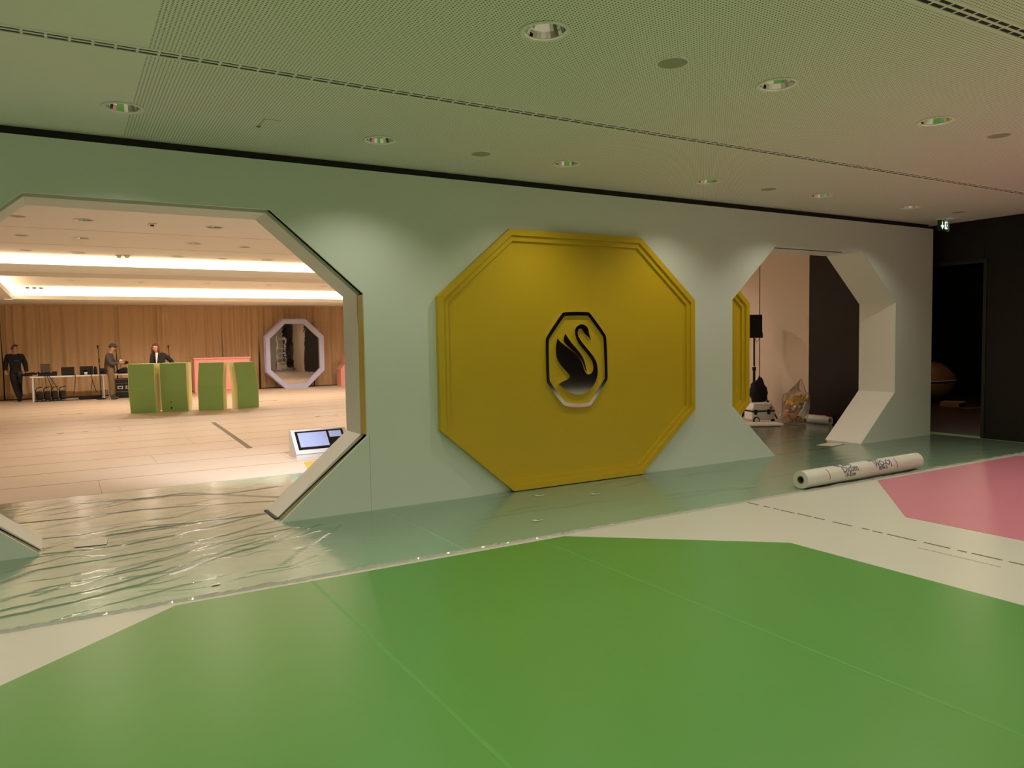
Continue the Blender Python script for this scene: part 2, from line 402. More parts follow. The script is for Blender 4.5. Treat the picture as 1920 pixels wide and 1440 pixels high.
# ------------------------------------------------------------------ octagon wall
OL = octa(.70, 0, 3.47, 2.765, .825, .712)
OR = octa(8.985, 0, 3.42, 2.765, .80, .712)
WX0 = XL
def skin_outline(o1, o2, x0, x1, h):
    # floor line runs left to right and climbs round each opening
    out = [(x0, 0)]
    for o in (o1, o2):
        out += [o[0], o[7], o[6], o[5], o[4], o[3], o[2], o[1]]
    return out+[(x1, 0), (x1, h), (x0, h)]
wall = struct(bpy.data.objects.new('wall_octagon', None), 'pale mint partition wall with two octagonal walk-through openings'); C.objects.link(wall)
ol = skin_outline(OL, OR, WX0, WX1, WH)
mkprism('front_skin', ol, WY0, WY0+.022, M_WALL, wall)
mkprism('back_skin', ol, WY1-.022, WY1, M_WHITE, wall)
mkbox('end_cap', WX1-.022, WX1, WY0+.022, WY1-.022, 0, WH, M_WALL, wall)
mkbox('top_cap', WX0, WX1-.022, WY0+.022, WY1-.022, WH-.022, WH, M_WALL, wall)
def jambs(o, y0, y1, th, m, name, slot=None):
    oo = inset(o, -th)
    for i in range(1, 8):
        j = (i+1) % 8
        bm = bmesh.new(); prism(bm, [o[i], o[j], oo[j], oo[i]], y0, y1)
        for v in bm.verts: v.co.z = max(v.co.z, .001)
        bobj(name, bm, m, wall)
jambs(OL, WY0+.185, WY1-.0225, .03, M_JAMB, 'jamb_board')
OLg = inset(OL, -.05); jambs(OLg, WY0+.0225, WY0+.184, .02, M_GAP, 'gap_filler')
jambs(OR, WY0+.0225, WY1-.0225, .03, M_JAMB, 'jamb_board')
# yellow edge board in the gap of the left opening
b = OL[2][0]
mkbox('yellow_edge', b+.004, b+.045, WY0+.032, WY0+.184, OL[2][1]+.01, OL[3][1]-.01, M_YEL, wall)
# slot in the soffit of the right opening
mkbox('soffit_slot', OR[5][0]+.02, OR[4][0]-.25, WY0+.15, WY0+.19, OR[4][1]-.004, OR[4][1]+.002, M_BLACK, wall)
mkbox('kick_strip', OL[1][0]-.02, OL[1][0]+.02, WY0+.15, WY1-.03, 0.0, .012, M_BLACK, wall)
# dark closed gap between the wall and the ceiling
struct(mkbox('trim_4', WX0, WX1-.03, WY0+.06, WY1-.06, WH, CZ+.02, M_BLACK))
for sx_ in (2.455,):
    mkbox('panel_seam', sx_, sx_+.003, WY0-.0008, WY0+.002, .001, .72, mat('seam', (150, 158, 148), .6), wall)

# ------------------------------------------------------------------ yellow octagon panel
def yellow_panel(root, w, h, cw, ch, t):
    """local: x centre 0, front towards -y, z from 0"""
    o = octa(0, .012, w, h-.012, cw, ch); a = inset(o, .062); b_ = inset(o, .118)
    bm = bmesh.new(); ring_prism(bm, o, a, -t, 0); bobj('outer_frame', bm, M_YEL, root)
    bm = bmesh.new(); ring_prism(bm, a, b_, -t+.022, 0); bobj('inner_frame', bm, M_YEL, root)
    mkprism('field', b_, -t+.044, 0, M_YEL, root)
PNL_CX, PNL_W = 4.875, 3.405
pn = thing('emblem_board', 'large yellow octagonal panel with stepped frame and swan emblem on the pale wall', 'panel', (PNL_CX, WY0-.001, 0))
yellow_panel(pn, PNL_W, 2.735, .83, .70, .062)
mkbox('foot_shade', -.86, .86, -.05, -.005, 0.0, .0118, M_BLACK, pn)  # black strip standing in for the shade under the board
# sliding yellow panel in the cavity, its edge showing in the right opening
sp = thing('sliding_door', 'yellow octagonal panel edge showing inside the left side of the right opening', 'panel', (7.665-1.70, WY0+.13, 0))
yellow_panel(sp, 3.40, 2.72, .80, .70, .06)
# emblem
U = lambda u, v: ony(1000+u*.14585, 570+v*.14585, WY0-.045)
def traced(pts):
    out = []
    for u, v in pts:
        p = U(u, v); out.append((p.x, p.z))
    return out
def smooth_poly(pts, it=2, sharp=()):
    for _ in range(it):
        out = []; n = len(pts)
        for i in range(n):
            p, q = pts[i], pts[(i+1) % n]
            if p in sharp: out.append(p)
            else: out.append((p[0]*.75+q[0]*.25, p[1]*.75+q[1]*.25))
            if q not in sharp: out.append((p[0]*.25+q[0]*.75, p[1]*.25+q[1]*.75))
        pts = out
    return pts
SW = [(313,440),(350,490),(420,545),(500,605),(560,655),(600,705),(625,755),(645,815),(662,865),(688,898),(715,908),(748,895),(768,860),(773,815),(765,755),(745,710),(700,650),(650,590),(600,530),(560,465),(540,400),(535,350),(545,310),(570,280),(610,260),(650,262),(685,285),(705,315),(713,355),(722,400),(745,458),(700,415),(665,385),(645,360),(632,330),(612,315),(590,318),(575,340),(570,370),(580,415),(605,460),(650,520),(700,580),(745,635),(785,690),(815,750),(828,815),(830,880),(820,950),(795,1015),(760,1070),(710,1120),(650,1155),(590,1165),(520,1155),(450,1125),(390,1085),(330,1030),(370,1000),(420,980),(455,960),(472,935),(460,905),(430,870),(390,830),(345,775),(310,715),(293,650),(290,580),(296,510)]
FE = [(413,382),(450,440),(500,510),(560,575),(610,640),(645,700),(665,760),(680,830),(690,870),(675,855),(655,800),(630,735),(590,680),(540,625),(480,575),(425,520),(395,490),(388,460),(400,410)]
OC = [(372,115),(400,105),(550,100),(700,103),(728,112),(925,385),(942,440),(958,940),(948,990),(755,1290),(715,1318),(550,1332),(412,1312),(378,1290),(185,1035),(167,970),(157,480),(170,420)]
em = thing('swan_emblem', 'polished chrome swan in an octagonal ring mounted on the yellow panel', 'emblem', (PNL_CX, WY0-.0195, 0))
def emb(name, poly):
    pl = [(x-PNL_CX, z) for x, z in poly]
    return mkprism(name, pl, -.024, 0, M_CHROME, em)
emb('swan', traced(smooth_poly(SW, 2, ((313,440),(745,458),(330,1030)))))
emb('feather', traced(smooth_poly(FE, 2, ((413,382),(690,870)))))
oc = smooth_poly(OC, 1); oc_in = smooth_poly(OC, 1)
po = [(x-PNL_CX, z) for x, z in traced(oc)]
area = sum(po[i][0]*po[(i+1) % len(po)][1]-po[(i+1) % len(po)][0]*po[i][1] for i in range(len(po)))
pi_ = inset(po, .040 if area > 0 else -.040)
bm = bmesh.new(); ring_prism(bm, po, pi_, -.024, 0); bobj('ring', bm, M_CHROME, em)

# ------------------------------------------------------------------ floor graphics
def decal(name, poly, m, label, splits, th=.002, seam=None):
    d = thing(name, label, 'floor graphic')
    xs = [-99]+list(splits)+[99]
    for a, b in zip(xs, xs[1:]):
        pl = clip_x(poly, a+.0012, b-.0012)
        if len(pl) > 2: mkprism('vinyl_lane', pl, .0002, th, m, d, 'z')
    for x in splits:
        pl = clip_x(poly, x-.011, x+.011)
        if len(pl) > 2 and seam: mkprism('seam_strip', pl, th, th+.0004, seam, d, 'z')
    return d
GW, GCX, GY1 = 5.54, 1.98, 5.0
gp = [(GCX-1.45, -1.2), (GCX+1.45, -1.2), (GCX+GW/2, -.05), (GCX+GW/2, 3.86), (GCX+1.45, GY1), (GCX-1.45, GY1), (GCX-GW/2, 3.86), (GCX-GW/2, -.05)]
decal('floor_octagon', gp, M_GREEN, 'huge bright green octagon of vinyl on the white floor in the foreground', (-.45, 1.37, 3.2), seam=mat('green_seam', (86, 150, 68), .42))
PCX = 6.24+GW/2
pp = [(x-GCX+PCX, y) for x, y in gp]
decal('floor_octagon', pp, M_PINKF, 'dusty pink octagon of vinyl on the white floor at the right edge', (7.6, 9.4))
# black broken line between the two graphics
dl = thing('dashed_seam', 'broken dark line of tape on the white floor between green and pink octagons', 'tape line')
y = 5.03
while y > -1:
    ln = random.uniform(.05, .28); x = 5.58+random.uniform(-.006, .006)
    mkbox('dash', x, x+.018, y-ln, y, .0002, .002, mat('dark_tape', (96, 92, 78), .6), dl); y -= ln+random.uniform(.02, .09)
wl = thing('fine_print_line', 'faint line of tiny grey print on the white floor near the right edge', 'print')
y = 3.25
while y > 2.68:
    ln = random.uniform(.01, .05); mkbox('letter', 5.405, 5.425, y-ln, y, .0002, .001, mat('faint_print', (168, 160, 140), .6), wl); y -= ln+.008
tag(mkprism('yellow_patch', [(2.72, 10.12), (3.6, 10.30), (3.6, 9.6), (2.62, 9.6)], .0003, .002, M_YEL, None, 'z'), 'small yellow floor graphic in front of the white screen console', 'floor graphic')
tag(mkprism('floor_tape', [(2.56, 16.5), (2.64, 16.5), (2.45, 12.0), (2.37, 12.0)], .0003, .003, mat('grey_tape', (120, 108, 86), .6), None, 'z'), 'long strip of grey tape across the beige floor strips', 'tape')
for i, (px, py, l) in enumerate(((128, 777, 'near the table'), (130, 812, 'left of the green blocks'), (610, 780, 'below the wrapped mirror'), (500, 752, 'right of the green blocks'))):
    p = onz(px, py)
    t = thing('floor_mark', 'small pair of grey tape marks on the beige floor '+l, 'tape', p)
    for dx in (-.22, .18): mkprism('tape_piece', [(dx, 0), (dx+.12, .02), (dx+.14, .10), (dx+.02, .08)], .0003, .002, mat('grey_tape', (120, 108, 86), .6), t, 'z')
    mkbox('tape_line', -.2, .2, .03, .045, .0003, .0016, mat('grey_tape2', (176, 146, 112), .6), t)

# ------------------------------------------------------------------ plastic film on the mint carpet
def seg_dist(px, py, ax, ay, bx, by):
    dx, dy = bx-ax, by-ay; t = max(0, min(1, ((px-ax)*dx+(py-ay)*dy)/(dx*dx+dy*dy+1e-9)))
    return math.hypot(px-ax-dx*t, py-ay-dy*t)
def film(name, x0, x1, y0, y1, sx, sy, wr, label, noise):
    nx = int((x1-x0)/sx)+1; ny = int((y1-y0)/sy)+1
    Z = [[0.004]*nx for _ in range(ny)]; Fo = [[0.0]*nx for _ in range(ny)]
    for pl, hgt, wid in wr:
        for (ax, ay), (bx, by) in zip(pl, pl[1:]):
            m = wid*2.5
            i0 = max(0, int((min(ax, bx)-m-x0)/sx)); i1 = min(nx-1, int((max(ax, bx)+m-x0)/sx)+1)
            j0 = max(0, int((min(ay, by)-m-y0)/sy)); j1 = min(ny-1, int((max(ay, by)+m-y0)/sy)+1)
            for j in range(j0, j1+1):
                for i in range(i0, i1+1):
                    d = seg_dist(x0+i*sx, y0+j*sy, ax, ay, bx, by)/wid
                    if d < 2.5:
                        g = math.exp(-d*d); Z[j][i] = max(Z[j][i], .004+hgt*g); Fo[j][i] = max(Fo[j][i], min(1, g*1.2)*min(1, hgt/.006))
    from mathutils import noise as NZ
    vs = []
    for j in range(ny):
        for i in range(nx):
            x, y = x0+i*sx, y0+j*sy
            n = NZ.noise((x*2.2, y*7, 3))*.5+NZ.noise((x*6, y*17, 9))*.3
            vs.append((x, y, max(.002, Z[j][i]+noise*max(-.4, n))))
    def under(i, j):
        x, y = x0+(i+.5)*sx, y0+(j+.5)*sy
        return WY0-.01 < y < WY1+.01 and not any(o[0][0] < x < o[1][0] for o in (OL, OR))
    fs = [(j*nx+i, j*nx+i+1, (j+1)*nx+i+1, (j+1)*nx+i) for j in range(ny-1) for i in range(nx-1) if not under(i, j)]
    me = bpy.data.meshes.new(name); me.from_pydata(vs, [], fs)
    for p in me.polygons: p.use_smooth = True
    at = me.attributes.new('fold', 'FLOAT', 'POINT')
    at.data.foreach_set('value', [f for r in Fo for f in r])
    return tag(new_obj(name, me, None, M_FILM), label, 'plastic film')
wr_l = []
rnd = random.Random(3)
def wav(px, hgt, wid):
    """a crease through photo points lying on the floor"""
    pts = [onz(x, y) for x, y in px]; out = []
    for a, b in zip(pts, pts[1:]):
        for k in range(5):
            t = k/5; out.append((a.x+(b.x-a.x)*t+rnd.uniform(-.01, .01), a.y+(b.y-a.y)*t+rnd.uniform(-.012, .012)))
    out.append((pts[-1].x, pts[-1].y)); wr_l.append((out, hgt*.55, wid*.5))
wav([(0,1160),(130,1132),(260,1098),(400,1050),(520,1015),(600,985)], .016, .022)
wav([(0,1148),(160,1110),(300,1075),(420,1035),(540,998)], .013, .018)
wav([(0,1130),(80,1105),(180,1085),(300,1062)], .010, .014)
wav([(0,1095),(70,1070),(180,1052),(300,1030),(420,1005),(515,978)], .013, .016)
wav([(80,1040),(180,1030),(240,1022),(300,1010),(400,988),(497,964)], .013, .016)
wav([(200,1006),(300,990),(400,976),(500,964)], .015, .016)
wav([(40,982),(160,970),(260,957),(380,948),(520,940)], .011, .014)
wav([(50,1015),(150,1004),(260,990),(380,978)], .009, .012)
wav([(150,945),(250,938),(350,925),(450,930),(530,933)], .012, .020)
wav([(200,940),(330,930),(430,926),(530,912)], .010, .012)
wav([(60,1120),(150,1090),(220,1075),(330,1045),(400,1020)], .011, .014)
wav([(170,1092),(300,1050),(370,1030),(470,1005),(560,990)], .011, .014)
wav([(100,1165),(200,1135),(320,1105),(420,1080)], .010, .012)
wav([(530,1060),(560,1035),(600,1012),(640,985)], .009, .010)
wav([(540,1065),(590,1045),(620,1030)], .007, .010)
wav([(10,1075),(120,1045),(200,1042)], .009, .012)
for i in range(60):
    x = rnd.uniform(0, 480); y = rnd.uniform(950, 1130); l = rnd.uniform(60, 170)
    wav([(x, y), (x+l*.5, y-l*.07+rnd.uniform(-5, 3)), (x+l, y-l*.19+rnd.uniform(-4, 4))], rnd.uniform(.004, .008), rnd.uniform(.008, .012))
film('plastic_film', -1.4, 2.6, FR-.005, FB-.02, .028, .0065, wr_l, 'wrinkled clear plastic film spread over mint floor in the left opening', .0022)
wr_l2 = []
for i in range(16):
    x = rnd.uniform(2.8, 10.5); y = rnd.uniform(5.3, 6.6); l = rnd.uniform(.3, 1.1); a = rnd.uniform(-.25, .3)
    wr_l2.append(([(x, y), (x+l*.5, y+a*l*.5+.03), (x+l, y+a*l)], .0022, .03))
film('plastic_film', 2.585, XR-.02, FR-.005, WY0+.05, .05, .02, wr_l2, 'smooth clear plastic film over the mint floor below the yellow panel', .0022)
wr_l3 = []
for i in range(14):
    x = rnd.uniform(7.5, 10.8); y = rnd.uniform(7.0, 8.8); l = rnd.uniform(.3, 1.1); a = rnd.uniform(-.25, .3)
    wr_l3.append(([(x, y), (x+l*.5, y+a*l*.5+.03), (x+l, y+a*l)], .003, .03))
film('plastic_film', 7.3, XR-.02, WY0+.01, FB-.02, .05, .02, wr_l3, 'clear plastic film over the mint floor inside the right opening', .0025)
# clear tape along the near edge of the film
bm = bmesh.new(); x = -2.0; prev = None; n = 0
et = thing('edge_tape', 'shiny crinkled clear tape holding the near edge of the plastic film', 'tape')
M_CLEAR = film_mat('clear_tape', (.9, .88, .85), .9, .10, None, .35, (.9, .86, .8))
while x < 11.7:
    y = FR-.028+rnd.uniform(-.008, .008); z = .012+rnd.uniform(-.006, .008)
    row = [bm.verts.new((x, y, .002)), bm.verts.new((x, y+.018, z)), bm.verts.new((x, y+.035, z*.7)), bm.verts.new((x, y+.06, .004))]
    if prev:
        for k in range(3): bm.faces.new((prev[k], row[k], row[k+1], prev[k+1]))
    prev = row; x += .03 if x < 4 else .08
bobj('tape_strip', bm, M_CLEAR, et)
def patch(name, pl, label, z=.008, m=None):
    t = mkprism(name, pl, z, z+.0015, m or M_TAPE, None, 'z'); return tag(t, label, 'tape')
pl = [(p.x, p.y) for p in (onz(140,1028), onz(185,1024), onz(200,1022), onz(203,1010), onz(188,1008), onz(140,1016))]
patch('tape_patch', pl, 'crumpled white tape patch on the wrinkled plastic film in the left opening')
patch('tape_patch', [(p.x, p.y) for p in (onz(396,1101), onz(412,1098), onz(413,1095), onz(397,1098))], 'tiny tape patch near the edge of the wrinkled film')
patch('tape_patch', [(p.x, p.y) for p in (onz(1530,836), onz(1560,838), onz(1585,833), onz(1552,831))], 'white tape patch on the film inside the right opening')
for i, (px, py, l) in enumerate(((1015, 931, 'left one below the yellow panel'), (1120, 928, 'right one below the yellow panel'), (1012, 978, 'nearest the white strip below the yellow panel'))):
    p = onz(px, py); s = .045
    patch('tape_corner', [(p.x-s, p.y), (p.x+s, p.y+.01), (p.x+s, p.y+.03), (p.x, p.y+.025), (p.x-.01, p.y+.07), (p.x-s, p.y+.06)], 'small pale tape corner on the mint floor, '+l, .0055, mat('pale_tape', (190, 205, 180), .5))

# ------------------------------------------------------------------ downlights and ceiling discs
def lamp_data(name, power, col, size=122, blend=.9, r=.02):
    d = bpy.data.lights.new(name, 'SPOT'); d.energy = power; d.color = col; d.spot_size = math.radians(size); d.spot_blend = blend; d.shadow_soft_size = r
    return d
LD_F = lamp_data('near_lamp', P_FRONT*1.08, FRONT_COL); LD_R = lamp_data('unseen_rear_lamp', P_FRONT*.8, FRONT_COL); LD_W = lamp_data('wall_row_lamp', P_FRONT*.56, FRONT_COL); LD_B = lamp_data('far_lamp', P_BACK, BACK_COL, 152, .5); LD_N = lamp_data('cove_row_lamp', P_BACK*.7, BACK_COL, 100, .8); LD_C = lamp_data('coffer_lamp', P_COF, BACK_COL, 160, .5)
M_LAMP_F = emit('lamp_disc', FRONT_COL, .08); M_LAMP_B = emit('lamp_disc_far', (1, .9, .75), .5)
def downlight_meshes():
    bm = bmesh.new(); lathe(bm, [(.112, 0.0), (.136, -.001), (.138, -.004), (.134, -.007), (.112, -.006), (.110, .004)], 32)
    tr = bpy.data.meshes.new('trim_ring'); bmesh.ops.recalc_face_normals(bm, faces=bm.faces); bm.to_mesh(tr); bm.free(); tr.materials.append(M_CEIL)
    bm = bmesh.new(); lathe(bm, [(.112, .0), (.098, .035), (.080, .07), (.056, .11)], 26)
    rf = bpy.data.meshes.new('reflector'); bm.to_mesh(rf); bm.free(); rf.materials.append(M_REFL)
    bm = bmesh.new(); lathe(bm, [(.056, .11), (.03, .104), (.012, .1), (.0005, .1)], 24)
    lp = bpy.data.meshes.new('bulb'); bm.to_mesh(lp); bm.free()
    bm = bmesh.new()
    for a in (0, PI/2):
        c, s = math.cos(a), math.sin(a)
        vs = [bm.verts.new((c*t*.1-s*d, s*t*.1+c*d, z)) for t, z in ((-1, .06), (1, .06), (.6, .1), (-.6, .1)) for d in (-.002, .002)]
        for q in ((0, 2, 4, 6), (1, 3, 5, 7), (0, 1, 3, 2), (4, 5, 7, 6)): bm.faces.new([vs[i] for i in q])
    cr = bpy.data.meshes.new('cross_baffle'); bmesh.ops.recalc_face_normals(bm, faces=bm.faces); bm.to_mesh(cr); bm.free(); cr.materials.append(M_REFL)
    return tr, rf, lp, cr
TR, RF, LP, CR = downlight_meshes()
LP2 = LP.copy(); LP.materials.append(M_LAMP_F); LP2.materials.append(M_LAMP_B)
def downlight(x, y, z, ld, bulb, label, group, zl=-.008):
    t = thing('downlight', label, 'downlight', (x, y, z), 0, group)
    for n, me in (('trim_ring', TR), ('reflector', RF), ('bulb', bulb)): new_obj(n, me, t)
    if ld:
        l = bpy.data.objects.new('lamp', ld); C.objects.link(l); l.parent = t; l.location = (0, 0, zl)
ORD = ['first', 'second', 'third', 'fourth', 'fifth', 'sixth', 'seventh', 'eighth', 'ninth', 'tenth']
for i, (x, y) in enumerate(front_dl):
    if y > 5: lab = 'chrome downlight in the row above the octagon wall, %s from left' % ORD[i-1] if i else 'chrome downlight in the row above the octagon wall, beyond the left picture edge'
    elif y > 3:
        k = i-7; lab = 'chrome downlight of the near row, %s from left in the picture' % ORD[k-2] if 2 <= k < 5 else 'chrome downlight of the near row outside the picture, place %s' % ORD[k]
    else: k = i-14; lab = 'unseen chrome downlight behind the camera, %s row back, %s from left' % (ORD[k//10], ORD[k % 10])
    downlight(x, y, CZ, LD_W if y > 5 else (LD_F if y > 3 else LD_R), LP, lab, 'downlights of the near ceiling', .045)
for i, (x, y) in enumerate(back_dl):
    r = ['nearest', 'middle', 'last'][i//8]; k = i % 8
    downlight(x, y, CZ, LD_B if i < 16 else LD_N, LP2, 'glowing far room downlight, %s row before the cove, %s from left' % (r, ORD[k]), 'downlights of the far room')
for i, (x, y) in enumerate(cof_dl):
    downlight(x, y, 3.3, LD_C, LP2, 'tiny downlight in the raised coffer over the tables, %s from left' % ORD[i], 'downlights of the coffer')
disc = [(3.26, 3.53, 'between the two largest downlights'), (6.92, 3.5, 'right of the near row of downlights'), (3.29, 6.03, 'above the left half of the yellow panel'), (6.99, 6.0, 'above the gap right of the yellow panel'), (10.77, 5.95, 'next to the emergency exit sign')]
bm = bmesh.new(); lathe(bm, [(.0005, -.004), (.088, -.004), (.09, -.003), (.09, 0)], 32); DISC = bpy.data.meshes.new('grille'); bmesh.ops.recalc_face_normals(bm, faces=bm.faces); bm.to_mesh(DISC); bm.free(); DISC.materials.append(mat('disc_grey', (168, 166, 146), .7))
bm = bmesh.new(); lathe(bm, [(.09, 0), (.09, -.005), (.1, -.005), (.102, 0)], 32); DRIM = bpy.data.meshes.new('rim'); bmesh.ops.recalc_face_normals(bm, faces=bm.faces); bm.to_mesh(DRIM); bm.free(); DRIM.materials.append(M_CEIL)
disc += [(p.x, p.y, l) for p, l in ((onz(33, 405, CZ), 'far room ceiling, at the upper left corner of the opening'), (onz(40, 441, CZ), 'far room ceiling, left of the middle downlight row'), (onz(48, 469, CZ), 'far room ceiling, beside the bright cove at left'), (onz(459, 463, CZ), 'far room ceiling, right of the middle row'), (onz(417, 485, CZ), 'far room ceiling, close to the bright cove'))]
for x, y, l in disc:
    t = thing('ceiling_speaker', 'flat round ceiling speaker disc, '+l, 'speaker', (x, y, CZ), 0, 'ceiling speakers'); new_obj('grille', DISC, t); new_obj('rim', DRIM, t)
p = onz(285, 420, CZ); t = thing('smoke_detector', 'small square ceiling fitting in the far room between two downlights', 'detector', p)
mkbox('plate', -.05, .05, -.09, .09, -.012, 0, M_TRIMW, t, .004); mkcyl('sensor', (0, 0, -.012), (0, 0, -.03), .025, M_DARKM, t)
for px, l in ((223, 'left'), (238, 'right')):
    p = onz(px, 478.5, CZ); t = thing('smoke_detector', 'round smoke detector just before the bright cove, %s one of the pair' % l, 'detector', p)
    mkcyl('base', (0, 0, 0), (0, 0, -.02), .06, M_TRIMW, t); mkcyl('sensor', (0, 0, -.02), (0, 0, -.05), .045, M_TRIMW, t, .03)
for k, (px, py, wd) in enumerate(((64, 538, .55), (305, 543, .5), (527, 547, .4))):
    p = onz(px, py, 3.3); t = thing('spot_track', 'small twin spotlight plate in the coffer, %s from the left' % ORD[k], 'spotlight', p)
    mkbox('plate', -wd/2, wd/2, -.06, .06, -.02, 0, M_TRIMW, t)
    for s in (-.3, 0, .3): mkcyl('spot', (s*wd, 0, -.02), (s*wd, 0, -.05), .05, M_DARKM, t, n=12)

# ceiling panel seams of the far room
for i, (y, n) in enumerate(((12.48, 'near'), (14.4, 'far'))):
    tag(mkbox('ceiling_joint', XL, XR, y, y+.012, CZ-.0015, CZ, mat('joint_line', (176, 150, 128), .8)), 'thin straight joint line across the far ceiling, the %s one' % n, 'joint')

# ------------------------------------------------------------------ emergency exit sign
pe = onz(1769, 411, CZ)
ex = thing('exit_sign', 'green emergency exit sign with white arrow and running figure under the ceiling', 'exit sign', (pe.x, pe.y, CZ))
mkbox('ceiling_plate', -.13, .12, -.03, .05, -.02, 0, M_TRIMW, ex)
mkbox('housing', -.12, .115, -.012, .02, -.165, -.02, mat('sign_green', (24, 84, 48), .4), ex)
mkbox('end_cap', .115, .13, -.014, .022, -.17, -.015, M_TRIMW, ex)
M_SGN = emit('sign_white', (.85, 1, .85), .55)
ar = [(-.05, -.04), (-.038, -.04), (-.038, -.115), (-.018, -.088), (-.006, -.098), (-.044, -.148), (-.082, -.098), (-.070, -.088), (-.05, -.115)]
mkprism('arrow', ar, -.015, -.012, M_SGN, ex)
mkprism('door_symbol', [(.018, -.145), (.085, -.145), (.085, -.035), (.018, -.035)], -.015, -.012, M_SGN, ex)
bm = bmesh.new()
for a, b in (((.055, -.055), (.050, -.09)), ((.050, -.09), (.035, -.12)), ((.050, -.09), (.065, -.11)), ((.065, -.11), (.075, -.13)), ((.054, -.06), (.035, -.075)), ((.054, -.06), (.075, -.07)), ((.054, -.07), (.05, -.09))):
    cyl(bm, (a[0], -.0155, a[1]), (b[0], -.0155, b[1]), .006, n=6)
cyl(bm, (.058, -.0165, -.046), (.058, -.0145, -.046), .008, n=10)
bobj('running_figure', bm, mat('sign_green', (24, 84, 48), .4), ex)
# ------------------------------------------------------------------ curtain
def curtain(x0, x1, seed, label, gather=0):
    r = random.Random(seed); t = thing('curtain', label, 'curtain', (x0, 27.95, 0), 0, 'curtains along the far wall')
    n = int((x1-x0)/.018); vs = []; fs = []
    ph = 0; prof = []; per = r.uniform(.16, .26); amp = .04
    for i in range(n+1):
        s = (x1-x0)*i/n; ph += (x1-x0)/n/per*2*PI
        if math.cos(ph) > .98: per = r.uniform(.16, .62); amp = r.uniform(.012, .05)
        prof.append(amp*math.sin(ph)+.012*math.sin(ph*2.3+seed))
    zs = (.015, .5, 1.2, 2.0, 2.75, 2.965)
    for k, z in enumerate(zs):
        for i in range(n+1):
            s = (x1-x0)*i/n; c = (x1-x0)/2
            sh = gather*(1-z/2.95)*(s-c)*-.12
            vs.append((s+sh+.012*math.sin(z*2.2+s*3), prof[i]*(.75+.35*(1-z/2.95)), z))
    for k in range(len(zs)-1):
        for i in range(n): a = k*(n+1)+i; fs.append((a, a+1, a+n+2, a+n+1))
    me = bpy.data.meshes.new('cloth'); me.from_pydata(vs, [], fs)
    for p in me.polygons: p.use_smooth = True
    new_obj('cloth', me, t, M_CURT)
    mkbox('heading_tape', 0, x1-x0, -.012, .012, 2.9, 2.965, M_CURT, t)
cx = [ony(px, 650, 27.95).x for px in (218, 291, 417, 485, 588)]
cedges = [-5.9, -1.6]+cx+[9.3, 11.7]
clab = ['tan curtain at the far left beyond the picture edge', 'tan pleated curtain behind the work table at the left', 'tan curtain between the man in a cap and the woman', 'tan curtain right of the woman in the black blazer', 'tan curtain behind the pink cabinet', 'tan curtain left half behind the wrapped mirror', 'tan curtain right of the wrapped mirror', 'tan curtain at the far right hidden beyond the opening']
for i, (a, b) in enumerate(zip(cedges, cedges[1:])): curtain(a+.001, b-.001, 11+i, clab[i], .3 if i in (4, 5) else .1)
tag(mkbox('floor_cable_run', -5.8, 8.8, 27.66, 27.72, 0, .03, M_BLACK), 'dark cable run on the floor along the curtain hem', 'cable')

# ------------------------------------------------------------------ green blocks
def green_block(px_l, px_r, py_b, hgt, yaw, kind, label, dep=.42):
    a = onz(px_l, py_b); b = onz(px_r, py_b); c = (a+b)/2; w_ = (b-a).length*.92/math.cos(yaw)
    yaw = -yaw; t = thing('display_block', label, 'display block', c, yaw, 'green display blocks')
    h = hgt/2
    if kind == 'bulge': prof = [(.085, .0), (0, hgt*.45), (0.01, hgt), (.10+dep, hgt), (.10+dep, hgt*.5), (.06+dep, .03)]
    else: prof = [(0, .0), (0, hgt*.52), (.16, hgt), (.16+dep, hgt), (dep+.02, hgt*.52), (dep+.02, .0)]
    pl = [(y_, z_) for y_, z_ in prof]
    core = [(y_+.03 if y_ < dep*.6 else y_-.03, max(.04, min(hgt-.03, z_))) for y_, z_ in pl]
    mid = .5
    # two kinked faces and a cream carcass between them
    def strip(name, ia, ib, th, m):
        (y0, z0), (y1, z1) = pl[ia], pl[ib]
        mkprism(name, [(y0, z0), (y1, z1), (y1+th, z1), (y0+th, z0)], -w_/2+.006, w_/2-.006, m, t, 'x')
    strip('lower_face', 0, 1, .035, M_BLOCK); strip('upper_face', 1, 2, .035, M_BLOCK)
    for s_ in (-1, 1): mkprism('side_board', pl, s_*w_/2-.005, s_*w_/2+.005, M_CREAM, t, 'x')
    mkprism('carcass', core, -w_/2+.012, w_/2-.012, M_CREAM, t, 'x')
    strip('rear_lower_face', 5, 4, -.03, M_BLOCK); strip('rear_upper_face', 4, 3, -.03, M_BLOCK)
    mkprism('top_board', [(pl[2][0]+.035, hgt-.03), (pl[2][0]+.035, hgt-.001), (pl[3][0]-.03, hgt-.001), (pl[3][0]-.03, hgt-.03)], -w_/2+.006, w_/2-.006, M_BLOCK, t, 'x')
    return t, w_
hA = 1.17
b1, w1 = green_block(247, 289, 775, hA, math.radians(21), 'bulge', 'green display block standing leftmost of the four, bulging front')
b2_, w2 = green_block(306, 349, 772, hA, math.radians(20), 'bulge', 'green display block with two small black holes, second from left')
for z_, r_ in ((.09, .022), (.23, .014)):
    yy_ = .085*(1-z_/(hA*.45))
    mkcyl('cable_hole', (-.08, yy_-.004, z_), (-.08, yy_+.004, z_), r_, M_BLACK, b2_, n=12)
green_block(376, 417, 769, 1.16, math.radians(23), 'lean', 'green display block with sloped upper face, third from left', .30)
green_block(446, 486, 765, 1.15, math.radians(-13), 'lean', 'green display block standing rightmost of the four, turned the other way', .30)

